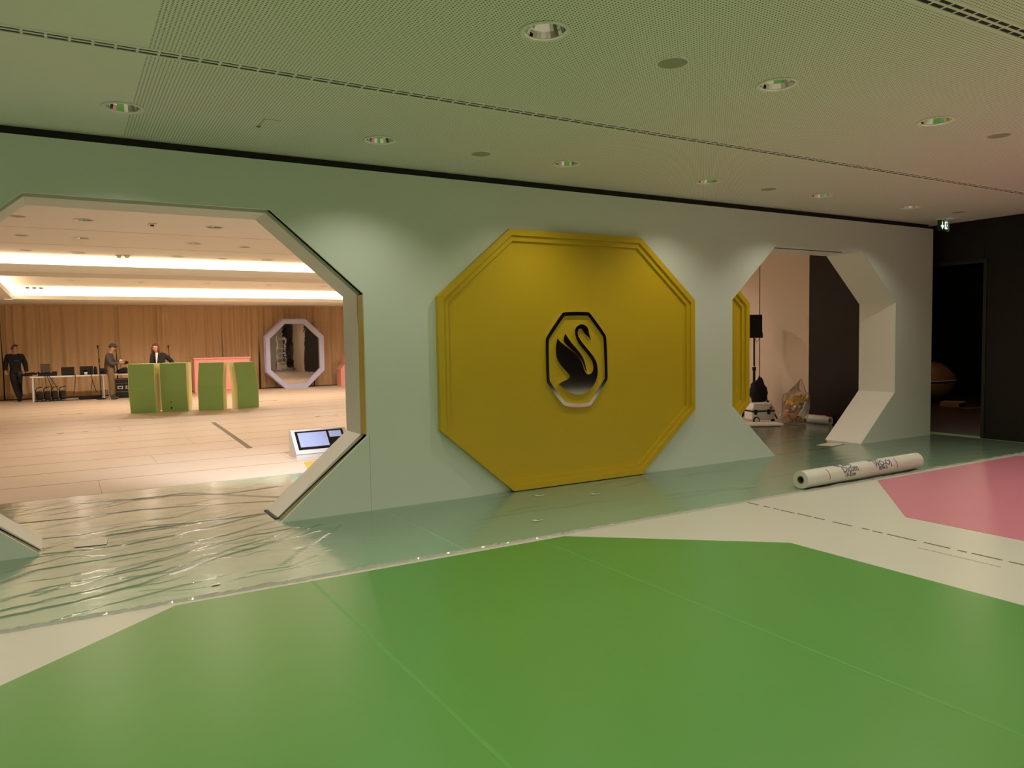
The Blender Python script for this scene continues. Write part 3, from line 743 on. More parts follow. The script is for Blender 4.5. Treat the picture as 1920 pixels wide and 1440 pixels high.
# ------------------------------------------------------------------ pink cabinet and pink stepped unit
pa = onz(361, 737); pb = onz(475, 734)
pc = thing('pink_cabinet', 'pink lacquered cabinet with framed front behind the green blocks', 'cabinet', ((pa.x+pb.x)/2, 26.6, 0))
wd = (pb.x-pa.x)*.97/2; ht = 1.12
mkbox('body', -wd, wd, 0, .5, 0, ht, M_PINK, pc, .006)
mkbox('top', -wd-.03, wd+.03, -.03, .53, ht, ht+.05, M_PINK, pc, .006)
fo = [(-wd*.55, ht*.88), (wd*.55, ht*.88), (wd*.72, ht*.74), (wd*.72, ht*.08), (-wd*.72, ht*.08), (-wd*.72, ht*.74)][::-1]
bm = bmesh.new(); ring_prism(bm, fo, inset(fo, .05), -.03, 0); bobj('front_frame', bm, mat('pink_light', (244, 168, 158), .45), pc)
mkbox('shelf_rail', -wd*.68, wd*.68, -.02, 0, ht*.62, ht*.65, mat('pink_light', (244, 168, 158), .45), pc)
pq = onz(633, 723)
pu = thing('pink_stepped_unit', 'pink stepped display unit with a dark arch beside the jamb', 'display unit', (pq.x+.62, 27.0, 0))
st = [(-.62, 0), (-.62, .62), (-.46, .80), (-.46, 1.12), (.62, 1.12), (.62, 0)]
mkprism('body', st, 0, .5, M_PINK, pu)
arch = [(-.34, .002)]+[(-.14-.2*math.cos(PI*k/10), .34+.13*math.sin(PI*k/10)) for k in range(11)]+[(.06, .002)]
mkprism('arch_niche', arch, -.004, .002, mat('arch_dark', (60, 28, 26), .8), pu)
mkbox('ledge', -.64, -.44, -.012, .5, .60, .63, M_PINK, pu)

# ------------------------------------------------------------------ wrapped octagonal mirror
ml = ony(496, 660, 27.3); mr = ony(607, 660, 27.3); mb = onz(548, 727)
mzt = ony(548, 599, 27.3).z
mw = mr.x-ml.x
mi = thing('octagon_mirror', 'large octagonal mirror in a lilac frame wrapped in film leaning at the curtain', 'mirror', ((ml.x+mr.x)/2, 27.3, 0))
mo = octa(0, 0, mw*.98, mzt, mw*.30, mzt*.25); mi1 = inset(mo, .155)
bm = bmesh.new(); ring_prism(bm, mo, mi1, -.10, .16); bobj('frame', bm, M_LILAC, mi)
bm = bmesh.new(); ring_prism(bm, inset(mo, -.03), mo, -.02, .16); 
for v in bm.verts: v.co.z = max(v.co.z, .001)
bobj('outer_rim', bm, M_LILAC, mi)
mkprism('glass', mi1, -.02, .02, M_MIRROR, mi)

# ------------------------------------------------------------------ white console with screens
k0 = onz(541, 857); k1 = onz(556, 860); k2 = onz(640, 851)
dirx = (Vector((k2.x, k2.y, 0))-Vector((k1.x, k1.y, 0))); ang = math.atan2(dirx.y, dirx.x)*.35
ks = thing('screen_console', 'low white wedge console with two glowing screens on the far floor', 'console', (k1.x, k1.y, 0), ang)
kw = .80; kd = .42; kh = .36
prof = [(0, 0), (0, .06), (.02, .09), (kd*.62, kh), (kd*.8, kh), (kd*.8, 0)]
mkprism('body', prof, 0, kw, M_WHITE, ks, 'x')
mkbox('plinth_line', -.002, kw+.002, -.003, .003, .045, .052, mat('grey_line', (150, 150, 160), .6), ks)
sl_ = Vector((0, kd*.62-.02, kh-.09)); L_ = sl_.length; sl_.normalize(); nm = Vector((0, -sl_.z, sl_.y))
def slope_quad(name, u0, u1, v0, v1, off, th, m):
    bm = bmesh.new(); base = Vector((0, .02, .09))
    P = lambda u, v, o: base+Vector((u, 0, 0))+sl_*v*L_+nm*o
    A = [bm.verts.new(P(u, v, off)) for u, v in ((u0, v0), (u1, v0), (u1, v1), (u0, v1))]
    B = [bm.verts.new(P(u, v, off+th)) for u, v in ((u0, v0), (u1, v0), (u1, v1), (u0, v1))]
    bm.faces.new(A[::-1]); bm.faces.new(B)
    for i in range(4): bm.faces.new((A[i], A[(i+1) % 4], B[(i+1) % 4], B[i]))
    return bobj(name, bm, m, ks)
slope_quad('bezel', .05, kw-.05, .06, .93, .0005, .006, M_BLK)
slope_quad('screen', .085, .50, .17, .85, .0066, .002, M_SCREEN)
slope_quad('small_screen', .535, .715, .56, .85, .0066, .002, M_SCREEN)
# ------------------------------------------------------------------ film roll in front
ra = Vector((6.50, 5.155, .094)); rb = Vector((8.56, 5.175, .094)); RR = .092
rl = thing('film_roll', 'roll of clear plastic film with blue print lying across the edge of the mint floor', 'roll', (ra.x, ra.y, .007), math.atan2(rb.y-ra.y, rb.x-ra.x))
LEN = (rb-ra).length
bm = bmesh.new(); n = 40; segs = 28; rings = []
rn = random.Random(5)
for i in range(segs+1):
    x = LEN*i/segs; row = []
    for k in range(n):
        t = 2*PI*k/n; r = RR*(1+.006*math.sin(5*t+x*3)+.004*math.sin(x*17+t))
        row.append(bm.verts.new((x, r*math.cos(t), RR+.002+r*math.sin(t))))
    rings.append(row)
for A, B in zip(rings, rings[1:]):
    for k in range(n): bm.faces.new((A[k], A[(k+1) % n], B[(k+1) % n], B[k]))
cin = [[bm.verts.new((x, .040*math.cos(2*PI*k/n), RR+.002+.040*math.sin(2*PI*k/n))) for k in range(n)] for x in (0, LEN)]
for k in range(n):
    bm.faces.new((rings[0][k], cin[0][k], cin[0][(k+1) % n], rings[0][(k+1) % n])); bm.faces.new((rings[-1][k], rings[-1][(k+1) % n], cin[1][(k+1) % n], cin[1][k]))
ro = bobj('film_winding', bm, M_ROLLF, rl, smooth=True); ro.data.set_sharp_from_angle(angle=.7)
bm = bmesh.new()
for r in (.040, .034):
    pass
A = [[bm.verts.new((x, r*math.cos(2*PI*k/24), RR+.002+r*math.sin(2*PI*k/24))) for k in range(24)] for x, r in ((-.002, .040), (LEN+.002, .040), (LEN+.002, .033), (-.002, .033))]
for i in range(4):
    P_, Q_ = A[i], A[(i+1) % 4]
    for k in range(24): bm.faces.new((P_[k], P_[(k+1) % 24], Q_[(k+1) % 24], Q_[k]))
bobj('cardboard_core', bm, mat('core_dark', (96, 92, 66), .8), rl)
def roll_text(s, x, arc, size, name='print'):
    cu = bpy.data.curves.new('txt', 'FONT'); cu.body = s; cu.size = size; cu.resolution_u = 3
    cu.offset = .002
    o = bpy.data.objects.new('txt', cu); C.objects.link(o)
    dg = bpy.context.evaluated_depsgraph_get(); me = bpy.data.meshes.new_from_object(o.evaluated_get(dg)); bpy.data.objects.remove(o)
    bm = bmesh.new(); bm.from_mesh(me); bpy.data.meshes.remove(me)
    bmesh.ops.subdivide_edges(bm, edges=[e for e in bm.edges if e.calc_length() > .02], cuts=2)
    for v in bm.verts:
        t = arc-v.co.y/RR; r = RR+.0018   # arc measured down from the top towards the viewer
        v.co = Vector((x+v.co.x, -r*math.sin(t), RR+.002+r*math.cos(t)))
    return bobj(name, bm, M_INK, rl, keep=True)
roll_text('Dic0m', .58, 1.28, .100); roll_text('4E 2007', .52, .42, .085); roll_text('WO-OJ', 1.14, 1.22, .095); roll_text('RESY', 1.10, .42, .09); roll_text('10-2om', .60, 1.80, .06); roll_text('EDW-5', 1.20, 1.66, .05)
for xx in (.33, 1.52):
    mktube('red_band', [(xx+.02*math.sin(a), -(RR+.002)*math.sin(a), RR+.002+(RR+.002)*math.cos(a)) for a in [.5+k*.13 for k in range(11)]], .003, mat('red_band', (150, 84, 62), .5), rl, 6)

# ------------------------------------------------------------------ things seen through the right opening
ps = thing('speaker_stand', 'black tripod speaker stand beside the yellow sliding panel', 'stand', (11.32, 10.05, 0))
sh_ = 1.55
mkcyl('pole', (0, 0, .35), (0, 0, sh_), .017, M_DARKM, ps); mkcyl('lower_tube', (0, 0, .12), (0, 0, .95), .024, M_DARKM, ps); mkcyl('collar', (0, 0, .93), (0, 0, 1.0), .036, M_DARKM, ps)
mkcyl('collar_ring', (0, 0, 1.0), (0, 0, 1.012), .03, M_WHITE, ps)
for k in range(3):
    a = -.9+k*2*PI/3; mktube('leg', [(0, 0, .72), (.25*math.cos(a), .25*math.sin(a), .34), (.42*math.cos(a), .42*math.sin(a), .016)], .014, M_DARKM, ps)
    mkcyl('brace', (0, 0, .22), (.28*math.cos(a), .28*math.sin(a), .36), .008, M_DARKM, ps, n=8)
lo = thing('loudspeaker', 'black loudspeaker on a tripod stand seen through the right opening', 'speaker', (11.32, 10.05, sh_), -.5)
mkbox('cabinet', -.125, .125, -.10, .12, .001, .44, M_BLACK, lo, .015); mkbox('front_grille', -.112, .112, -.108, -.10, .02, .42, mat('grille_black', (8, 8, 8), .8, bump=.4, bscale=300), lo)
mktube('handle', [(.125, .02, .10), (.165, .02, .10), (.17, .02, .02), (.165, .02, -.0), (.13, .02, .03)], .008, M_BLACK, lo)
mktube('cable', [(0.02, .02, 0), (.05, 0, -.08), (.10, 0, -.02), (.13, .04, .06)], .006, M_BLACK, lo)
dk = thing('draped_bag', 'black bag slung on the tripod above the white case', 'bag', (11.36, 9.98, .36))
bm = bmesh.new(); bmesh.ops.create_icosphere(bm, subdivisions=3, radius=1)
for v in bm.verts:
    z = v.co.z; s = 1-.35*max(0, z); v.co = Vector((v.co.x*.20*s+.02*math.sin(9*z), v.co.y*.15*s, z*.26+.03*math.sin(6*v.co.x)+.17))
bobj('pouch', bm, M_BLKCLOTH, dk, smooth=True); mktube('strap', [(-.02, -.02, .4), (.0, -.02, .46), (.01, .0, .40)], .012, M_BLKCLOTH, dk)
wc = thing('wheeled_case', 'white wheeled hard case below the black loudspeaker stand', 'case', (10.98, 9.62, 0), -.35)
mkbox('lower_shell', -.23, .23, -.15, .15, .06, .21, M_WHITE, wc, .02)
bm = bmesh.new(); box(bm, -.23, .23, -.15, .15, .225, .36, .03)
for v in bm.verts:
    if v.co.z > .3: v.co.x *= .84; v.co.y *= .9
bobj('lid', bm, M_WHITE, wc)
mkbox('seal', -.232, .232, -.152, .152, .21, .225, M_BLACK, wc); 
for x in (-.16, .10): mkbox('latch', x-.03, x+.03, -.165, -.15, .16, .25, M_BLACK, wc, .004)
mkbox('sticker', .12, .17, -.1535, -.15, .25, .30, mat('orange_print', (176, 92, 40), .6), wc)
for x in (-.15,):
    wl_ = mkcyl('wheel', (x, -.175, .062), (x, -.14, .062), .06, M_BLACK, wc, n=24); mkcyl('hub', (x, -.178, .062), (x, -.1755, .062), .042, M_TRIMW, wl_, n=24)
mkcyl('wheel', (.19, -.15, .035), (.19, -.12, .035), .034, M_BLACK, wc, n=20)
for nm_, x, y0, y1, r, m, lab in (('paper_roll', 11.575, 8.56, 9.62, .072, M_WHITE, 'long white paper roll lying along the side wall behind the clear bag'), ('paper_roll', 11.722, 8.75, 9.62, .07, M_PINK, 'pink paper roll half hidden behind the long white roll')):
    t = thing(nm_, lab, 'roll', (x, y0, 0), 0)
    bm = bmesh.new(); nn = 28
    R_ = [[bm.verts.new((rr*math.cos(2*PI*k/nn), yy, r+.001+rr*math.sin(2*PI*k/nn))) for k in range(nn)] for rr, yy in ((r, 0), (r, y1-y0), (.045, y1-y0), (.045, 0))]
    for i in range(4):
        for k in range(nn): bm.faces.new((R_[i][k], R_[i][(k+1) % nn], R_[(i+1) % 4][(k+1) % nn], R_[(i+1) % 4][k]))
    bobj('paper_winding', bm, m, t, smooth=False)
    mkcyl('core', (0, .03, r+.001), (0, y1-y0-.03, r+.001), .0445, mat('core_dark', (96, 92, 66), .8), t, n=20)
fb_ = thing('flat_boards', 'pale flat boards stacked on the film before the white case', 'boards', (10.50, 9.30, .016), -.5)
mkbox('board', -.42, .42, -.22, .22, 0, .012, M_RW, fb_); mkbox('board', -.30, .46, -.16, .25, .0125, .024, M_WHITE, fb_, rot=(0, 0, .06))
# clear bag full of cut-offs
bag = thing('clear_bag', 'clear plastic bag stuffed with orange and yellow cuttings beside the rolls', 'bag', (11.1, 8.93, .014))
bm = bmesh.new(); n = 28; rows = []
for i in range(19):
    t = i/18; z = .80*t
    r = .26*(1-.35*max(0, t-.55)/.45)*(.80+.2*math.sin(min(1, t*4)*PI/2)) if t < .68 else .20*(1-(t-.68)/.32)+.02
    cxo = .0 if t < .5 else .16*((t-.5)/.5)**1.2; row = []
    for k in range(n):
        a = 2*PI*k/n; rr = r*(1+.07*math.sin(3*a+t*9)+.05*math.sin(7*a-t*13)*(.4+t))
        row.append(bm.verts.new((cxo+rr*math.cos(a)*1.02, rr*math.sin(a)*(.8 if t < .7 else .5), z)))
    rows.append(row)
for A, B in zip(rows, rows[1:]):
    for k in range(n): bm.faces.new((A[k], A[(k+1) % n], B[(k+1) % n], B[k]))
bm.faces.new(rows[0][::-1])
bobj('bag_skin', bm, M_BAG, bag, smooth=True)
rg = random.Random(21)
cm = [mat('cut_orange', (214, 140, 70), .7, var=.2, scale=30), mat('cut_tan', (216, 168, 104), .7, var=.2, scale=30), mat('cut_yellow', (228, 184, 34), .6, var=.15, scale=20), M_WHITE]
def crumple(seed, s):
    q = random.Random(seed); b = bmesh.new(); bmesh.ops.create_icosphere(b, subdivisions=2, radius=s)
    for v in b.verts: v.co *= q.uniform(.62, 1.18)
    me = bpy.data.meshes.new('cutting'); b.to_mesh(me); b.free(); return me
protos = [[crumple(40+i*4+j, .075) for j in range(3)] for i in range(4)]
for i in range(4):
    for me in protos[i]: me.materials.append(cm[i])
for k in range(150):
    z = rg.uniform(.06, .50); rad = .20*math.sqrt(rg.random()); a = rg.uniform(0, 2*PI)
    ci = 2 if z > .36 else (3 if rg.random() < .12 else rg.choice((0, 0, 1)))
    o = new_obj('cutting', protos[ci][k % 3], bag); o.location = (rad*math.cos(a)+(.05 if z > .36 else -.01), rad*math.sin(a)*.75, z)
    o.rotation_euler = (rg.uniform(0, 6), rg.uniform(0, 6), rg.uniform(0, 6)); s = rg.uniform(.3, .62); o.scale = (s*1.1, s, s*.7)
for (x, y, z, s, rx) in ((.03, -.20, .30, .11, .35), (-.07, -.21, .20, .075, -.1)):
    bm = bmesh.new(); prism(bm, [(-s, -s*.8), (s*.9, -s*.6), (s, s*.7), (-s*.8, s*.9)], -.006, .006, 'y'); bobj('white_scrap', bm, M_WHITE, bag, loc=(x, y, z), rot=(.15, .5, rx))
# ladder and screen standing in the far room, caught by the mirror
ld_ = thing('step_ladder', 'white step ladder seen in the reflection of the wrapped mirror', 'ladder', (10.72, 10.75, 0), .25)
for s in (-1, 1):
    mkbox('rail', s*.22-.018, s*.22+.018, -.03, .03, 0, 1.95, M_WHITE, ld_, rot=(-.16, 0, 0)); mkbox('rear_rail', s*.2-.012, s*.2+.012, .60, .63, 0, 1.92, M_WHITE, ld_, rot=(.16, 0, 0))
for k in range(7): mkbox('step', -.2, .2, -.05+.16*.26*(k+1), .06+.16*.26*(k+1), .26*(k+1)-.015, .26*(k+1)+.015, M_WHITE, ld_)
# ------------------------------------------------------------------ things in the dark side room
wb = thing('wrapped_bundle', 'round bundle wrapped in clear film in the dark doorway', 'bundle', (17.25, 10.1, -.002))
bm = bmesh.new(); bmesh.ops.create_icosphere(bm, subdivisions=3, radius=1)
for v in bm.verts: v.co = Vector((v.co.x*.62, v.co.y*.45, max(-.93, v.co.z)*.50+.47))*(1+.05*math.sin(5*v.co.z+3*v.co.x))
for v in bm.verts: v.co.z = max(.002, v.co.z)
bobj('bundle_core', bm, mat('bundle_brown', (150, 110, 78), .5, var=.3, scale=4), wb, smooth=True)
mktube('tie', [(.63*math.cos(a), .46*math.sin(a), .5) for a in [k*2*PI/24 for k in range(25)]], .012, M_TRIMW, wb)
pb_ = thing('paper_box', 'small cardboard box lying on dark floor inside the doorway', 'box', (16.5, 9.2, -.002), .3)
mkbox('body', -.22, .22, -.18, .18, .001, .10, M_CARD, pb_); mkbox('flap', -.22, .22, -.24, -.18, .09, .10, M_CARD, pb_)
sh2 = thing('folded_sheet', 'dark folded film sheet beside the cardboard box in the doorway', 'sheet', (16.35, 8.55, -.002), -.2)
mkprism('lower_fold', [(-.5, -.12), (.5, -.2), (.55, .15), (-.4, .2)], .001, .02, mat('dull_film', (120, 104, 92), .35), sh2, 'z'); mkprism('upper_fold', [(-.2, -.1), (.4, -.12), (.42, .1), (-.1, .12)], .0205, .03, mat('dull_film', (120, 104, 92), .35), sh2, 'z')

# ------------------------------------------------------------------ work tables and equipment
TY = 26.3
def X(px, Y=TY): return ony(px, 720, Y).x
def table(x0, x1, label):
    t = thing('work_table', label, 'table', ((x0+x1)/2, TY, 0), 0, 'work tables along the curtain'); w2 = (x1-x0)/2
    mkbox('table_top', -w2, w2, -.02, .68, .705, .745, M_WHITE, t, .004)
    for sx in (-1, 1):
        for yy in (.03, .63): mkcyl('leg', (sx*(w2-.05), yy, 0), (sx*(w2-.06), yy, .705), .026, M_WHITE, t, n=12)
    return t
TX0, TX1 = X(57), X(198); TX2, TX3 = X(203), X(262)
table(TX0, TX1, 'long white table carrying the black laptops by the curtain'); table(TX2, TX3, 'short white table behind the man in the grey cap')
TZ = .7455
def laptop(px0, px1, label, m_lid, tilt=.25, glow=None, hgt=.24):
    x0, x1 = X(px0), X(px1); t = thing('laptop', label, 'laptop', ((x0+x1)/2, TY+.2, TZ)); w2 = (x1-x0)/2
    mkbox('base', -w2, w2, -.02, .22, 0, .018, M_DARKM, t, .004)
    l = mkbox('lid', -w2, w2, -.006, .006, 0, hgt, m_lid, t, .003, loc=(0, -.02, .019), rot=(tilt, 0, 0))
    mkcyl('hinge', (-w2*.8, -.018, .018), (w2*.8, -.018, .018), .007, M_BLACK, t, n=8)
    return t
M_GREYL = mat('grey_lid', (92, 82, 74), .4, .5)
bx_ = thing('equipment_case', 'black equipment case under the grey laptop on the table', 'case', ((X(72)+X(108))/2, TY+.2, TZ))
ew = (X(108)-X(72))/2
mkbox('body', -ew, ew, -.12, .25, 0, .085, M_BLACK, bx_, .008); mkbox('edge_profile', -ew-.005, ew+.005, -.125, -.115, .07, .09, M_DARKM, bx_); mkbox('side_pod', ew*.45, ew, -.05, .2, .086, .13, M_BLACK, bx_, .01)
lg = laptop(77, 96, 'open laptop with a grey lid raised on a black case', M_GREYL, .12, hgt=.26); lg.location.z = TZ+.0925; lg.location.y = TY+.1
laptop(116, 141, 'left of two open black laptops in the middle of the table', M_BLK)
laptop(151, 176, 'right of two open black laptops, behind the white cup', M_BLK, hgt=.25)
laptop(188, 205, 'small black laptop beside the man in the grey cap', M_BLK, hgt=.17)
cp = thing('paper_cup', 'white cup standing on the table before a black laptop', 'cup', (X(162), TY+.05, TZ))
bm = bmesh.new(); lathe(bm, [(.0005, .001), (.038, .001), (.05, .085), (.046, .085), (.036, .006), (.0005, .006)], 20); bobj('cup_wall', bm, M_WHITE, cp, smooth=True)
bm = bmesh.new(); lathe(bm, [(.0005, .07), (.044, .07)], 20); bobj('drink', bm, M_CARD, cp)
th_ = thing('thermos', 'tall rounded black flask standing beside the black laptop', 'flask', (X(180.5), TY+.2, TZ))
bm = bmesh.new(); lathe(bm, [(.0005, 0), (.05, 0), (.053, .02), (.053, .16), (.04, .20), (.036, .21)], 20); bobj('flask_body', bm, M_BLACK, th_, smooth=True)
bm = bmesh.new(); lathe(bm, [(.038, .205), (.038, .235), (.025, .245), (.0005, .245)], 20); bobj('flask_cap', bm, M_DARKM, th_, smooth=True)
cb = thing('cable_coil', 'black bundle of cable hanging over the left table end', 'cable', (X(57), TY+.15, TZ))
mktube('coil', [(-.12+.16*math.cos(a)+.05*k*.1, .08*math.sin(a), .03+.012*math.sin(3*a)+.002*k) for k, a in enumerate([i*.5 for i in range(40)])], .018, M_BLACK, cb, 6)
mkbox('power_block', .04, .12, -.06, .06, .0, .06, M_CARD, cb, .006)
for k, pts in enumerate((((84, 703), (86, 715), (87, 730)), ((88, 703), (93, 718), (99, 730)), ((90, 703), (101, 716), (109, 731)), ((141, 703), (142, 718), (138, 740)), ((171, 702), (173, 715), (181, 735)), ((173, 715), (171, 727), (170, 742)))):
    P_ = []
    for (px, py) in pts: P_.append(ony(px, py, TY-.05))
    Q_ = [P_[0]*(1-t)**2+P_[1]*2*t*(1-t)+P_[2]*t*t for t in [i/10 for i in range(11)]]
    base = Vector((P_[0].x, TY-.05, 0)); t_ = thing('hanging_cable', 'thin dark cable hanging from the table, %s from the left' % ORD[k], 'cable', base, 0, 'cables hanging off the long table')
    mktube('cord', [q-base for q in Q_], .009, M_BLACK, t_, 6); mkbox('clip', -.012, .012, -.02, .03, P_[0].z-.01, P_[0].z+.02, M_BLACK, t_)
# four light heads with hooped brackets
for k, px in enumerate((73, 88, 102, 117)):
    t = thing('light_head', 'black lamp head with hooped bracket under the table, %s from the left' % ORD[k], 'lamp', (X(px), TY+.1, 0), .03*k, 'lamp heads under the table')
    mkbox('housing', -.07, .07, -.08, .12, .06, .30, M_BLACK, t, .02); mkbox('base', -.085, .085, -.10, .14, 0, .055, M_BLACK, t, .01)
    mktube('bracket', [(-.085, 0, .12), (-.09, 0, .34), (-.06, 0, .40), (.04, 0, .42), (.085, 0, .43)], .014, M_BLACK, t, 6)
    mkbox('badge', -.03, .03, -.103, -.10, .02, .035, M_TRIMW, t)
fbg = thing('flat_black_bag', 'long flat black bag lying on floor under the table', 'bag', ((X(146)+X(190))/2, TY+.1, 0)); bw = (X(190)-X(146))/2
mkbox('bag_body', -bw, bw, -.12, .3, .001, .10, M_BLKCLOTH, fbg, .04); mkbox('handle_strip', -bw*.4, bw*.4, -.128, -.12, .04, .06, M_DARKM, fbg)
lst = thing('cable_ramp', 'low black strip with white edge lying under the table', 'ramp', ((X(64)+X(145))/2, TY-.08, 0)); lw = (X(145)-X(64))/2
mkbox('strip_body', -lw, lw, -.05, .05, 0.001, .03, M_BLACK, lst); mkbox('white_edge', lw*.4, lw, -.05, .05, .0305, .036, M_WHITE, lst)
# rack cases behind the man
z0 = 0.001
for k, (h_, nm_) in enumerate(((.22, 'bottom'), (.26, 'middle'), (.12, 'upper'))):
    t = thing('rack_case', '%s black case of the stack beside the man in the cap' % nm_, 'case', (X(233), TY+.05, z0), 0, 'stacked black cases')
    mkbox('body', -.24, .24, -.14, .3, 0, h_-.008, M_BLACK, t, .006); mkbox('metal_edge', -.245, .245, -.147, -.14, h_-.03, h_-.015, mat('case_metal', (130, 124, 116), .35, .8), t)
    if k == 1:
        for x in (-.12, .10):
            bm = bmesh.new(); ring_prism(bm, [(x-.07, .06), (x+.07, .06), (x+.07, .15), (x-.07, .15)], [(x-.05, .078), (x+.05, .078), (x+.05, .132), (x-.05, .132)], -.15, -.141); bobj('handle', bm, M_TRIMW, t)
    z0 += h_
gt = thing('guitar_bag', 'black soft bag lying on the short table beside the man', 'bag', (X(236), TY+.2, TZ))
bm = bmesh.new(); bmesh.ops.create_icosphere(bm, subdivisions=3, radius=1)
for v in bm.verts: v.co = Vector((v.co.x*.22, v.co.y*.16, max(0, v.co.z+.35)*.13+.001))
bobj('bag_body', bm, M_BLKCLOTH, gt, smooth=True); mktube('bag_handle', [(-.06, 0, .17), (-.03, 0, .20), (.03, 0, .20), (.06, 0, .17)], .01, M_BLKCLOTH, gt)
# microphone stands
for (px, pyt, Y, lab) in ((185, 647, TY-.26, 'thin black microphone stand in front of the table'), (317, 647, 25.2, 'thin black microphone stand to the right of the woman')):
    tp = ony(px, pyt, Y); t = thing('microphone_stand', lab, 'microphone stand', (tp.x, Y, 0), 0, 'microphone stands')
    mkcyl('pole', (0, 0, .03), (-.01, 0, tp.z-.30), .012, M_BLACK, t, n=8); mkcyl('upper_rod', (-.01, 0, tp.z-.30), (-.025, 0, tp.z-.06), .009, M_BLACK, t, n=8); mkcyl('clutch', (-.008, 0, tp.z-.52), (-.009, 0, tp.z-.42), .02, M_BLACK, t, n=10)
    bm = bmesh.new(); lathe(bm, [(.0005, .0), (.014, 0), (.02, .05), (.028, .075), (.022, .105), (.0005, .115)], 12); bobj('microphone', bm, M_BLACK, t, smooth=True, loc=(-.025, 0, tp.z-.11))
    mkcyl('round_base', (0, 0, 0.001), (0, 0, .03), .13, M_BLACK, t, n=20)

# ------------------------------------------------------------------ people
def skin(name, chains, m, parent, sub=2):
    vs = []; rs = []; idx = {}; es = []; roots = []
    for ch in chains:
        prev = None
        for (x, y, z, r) in ch:
            key = (round(x, 4), round(y, 4), round(z, 4))
            if key not in idx:
                idx[key] = len(vs); vs.append((x, y, z)); rs.append(r)
                if prev is None: roots.append(idx[key])
            if prev is not None: es.append((prev, idx[key]))
            prev = idx[key]
    me = bpy.data.meshes.new('tmp'); me.from_pydata(vs, es, []); o = bpy.data.objects.new('tmp', me); C.objects.link(o)
    o.modifiers.new('s', 'SKIN'); o.modifiers.new('d', 'SUBSURF').levels = sub; o.modifiers['d'].render_levels = sub
    if not me.skin_vertices:
        bm = bmesh.new(); bm.from_mesh(me); bm.verts.layers.skin.verify(); bm.to_mesh(me); bm.free()
    for i, r in enumerate(rs):
        sv = me.skin_vertices[0].data[i]; rr = r if isinstance(r, tuple) else (r, r); sv.radius = rr; sv.use_root = i in roots
    dg = bpy.context.evaluated_depsgraph_get(); dg.update()
    res = bpy.data.meshes.new_from_object(o.evaluated_get(dg)); bpy.data.objects.remove(o); res.name = name
    res.materials.clear()
    for p in res.polygons: p.use_smooth = True
    return new_obj(name, res, parent, m)
def V3(*a): return Vector(a)
def hand_chains(w, d, side):
    """palm and five bent fingers; w wrist, d direction, side = thumb direction"""
    d = d.normalized(); s = (side-d*side.dot(d)).normalized(); n = d.cross(s)
    out = [[(*w, .026), (*(w+d*.045), .034), (*(w+d*.08), .036)]]
    for k, (off, ln) in enumerate(((.03, .070), (.010, .080), (-.010, .074), (-.029, .058))):
        b = w+d*.075+s*off; out.append([(*b, .011), (*(b+d*ln*.55), .010), (*(b+d*ln*.9+n*.02), .009), (*(b+d*ln+n*.042), .007)])
    b = w+d*.03+s*.028; out.append([(*b, .013), (*(b+d*.03+s*.028), .012), (*(b+d*.06+s*.04+n*.01), .009)])
    return out
def T(p, r): return (p.x, p.y, p.z, r)
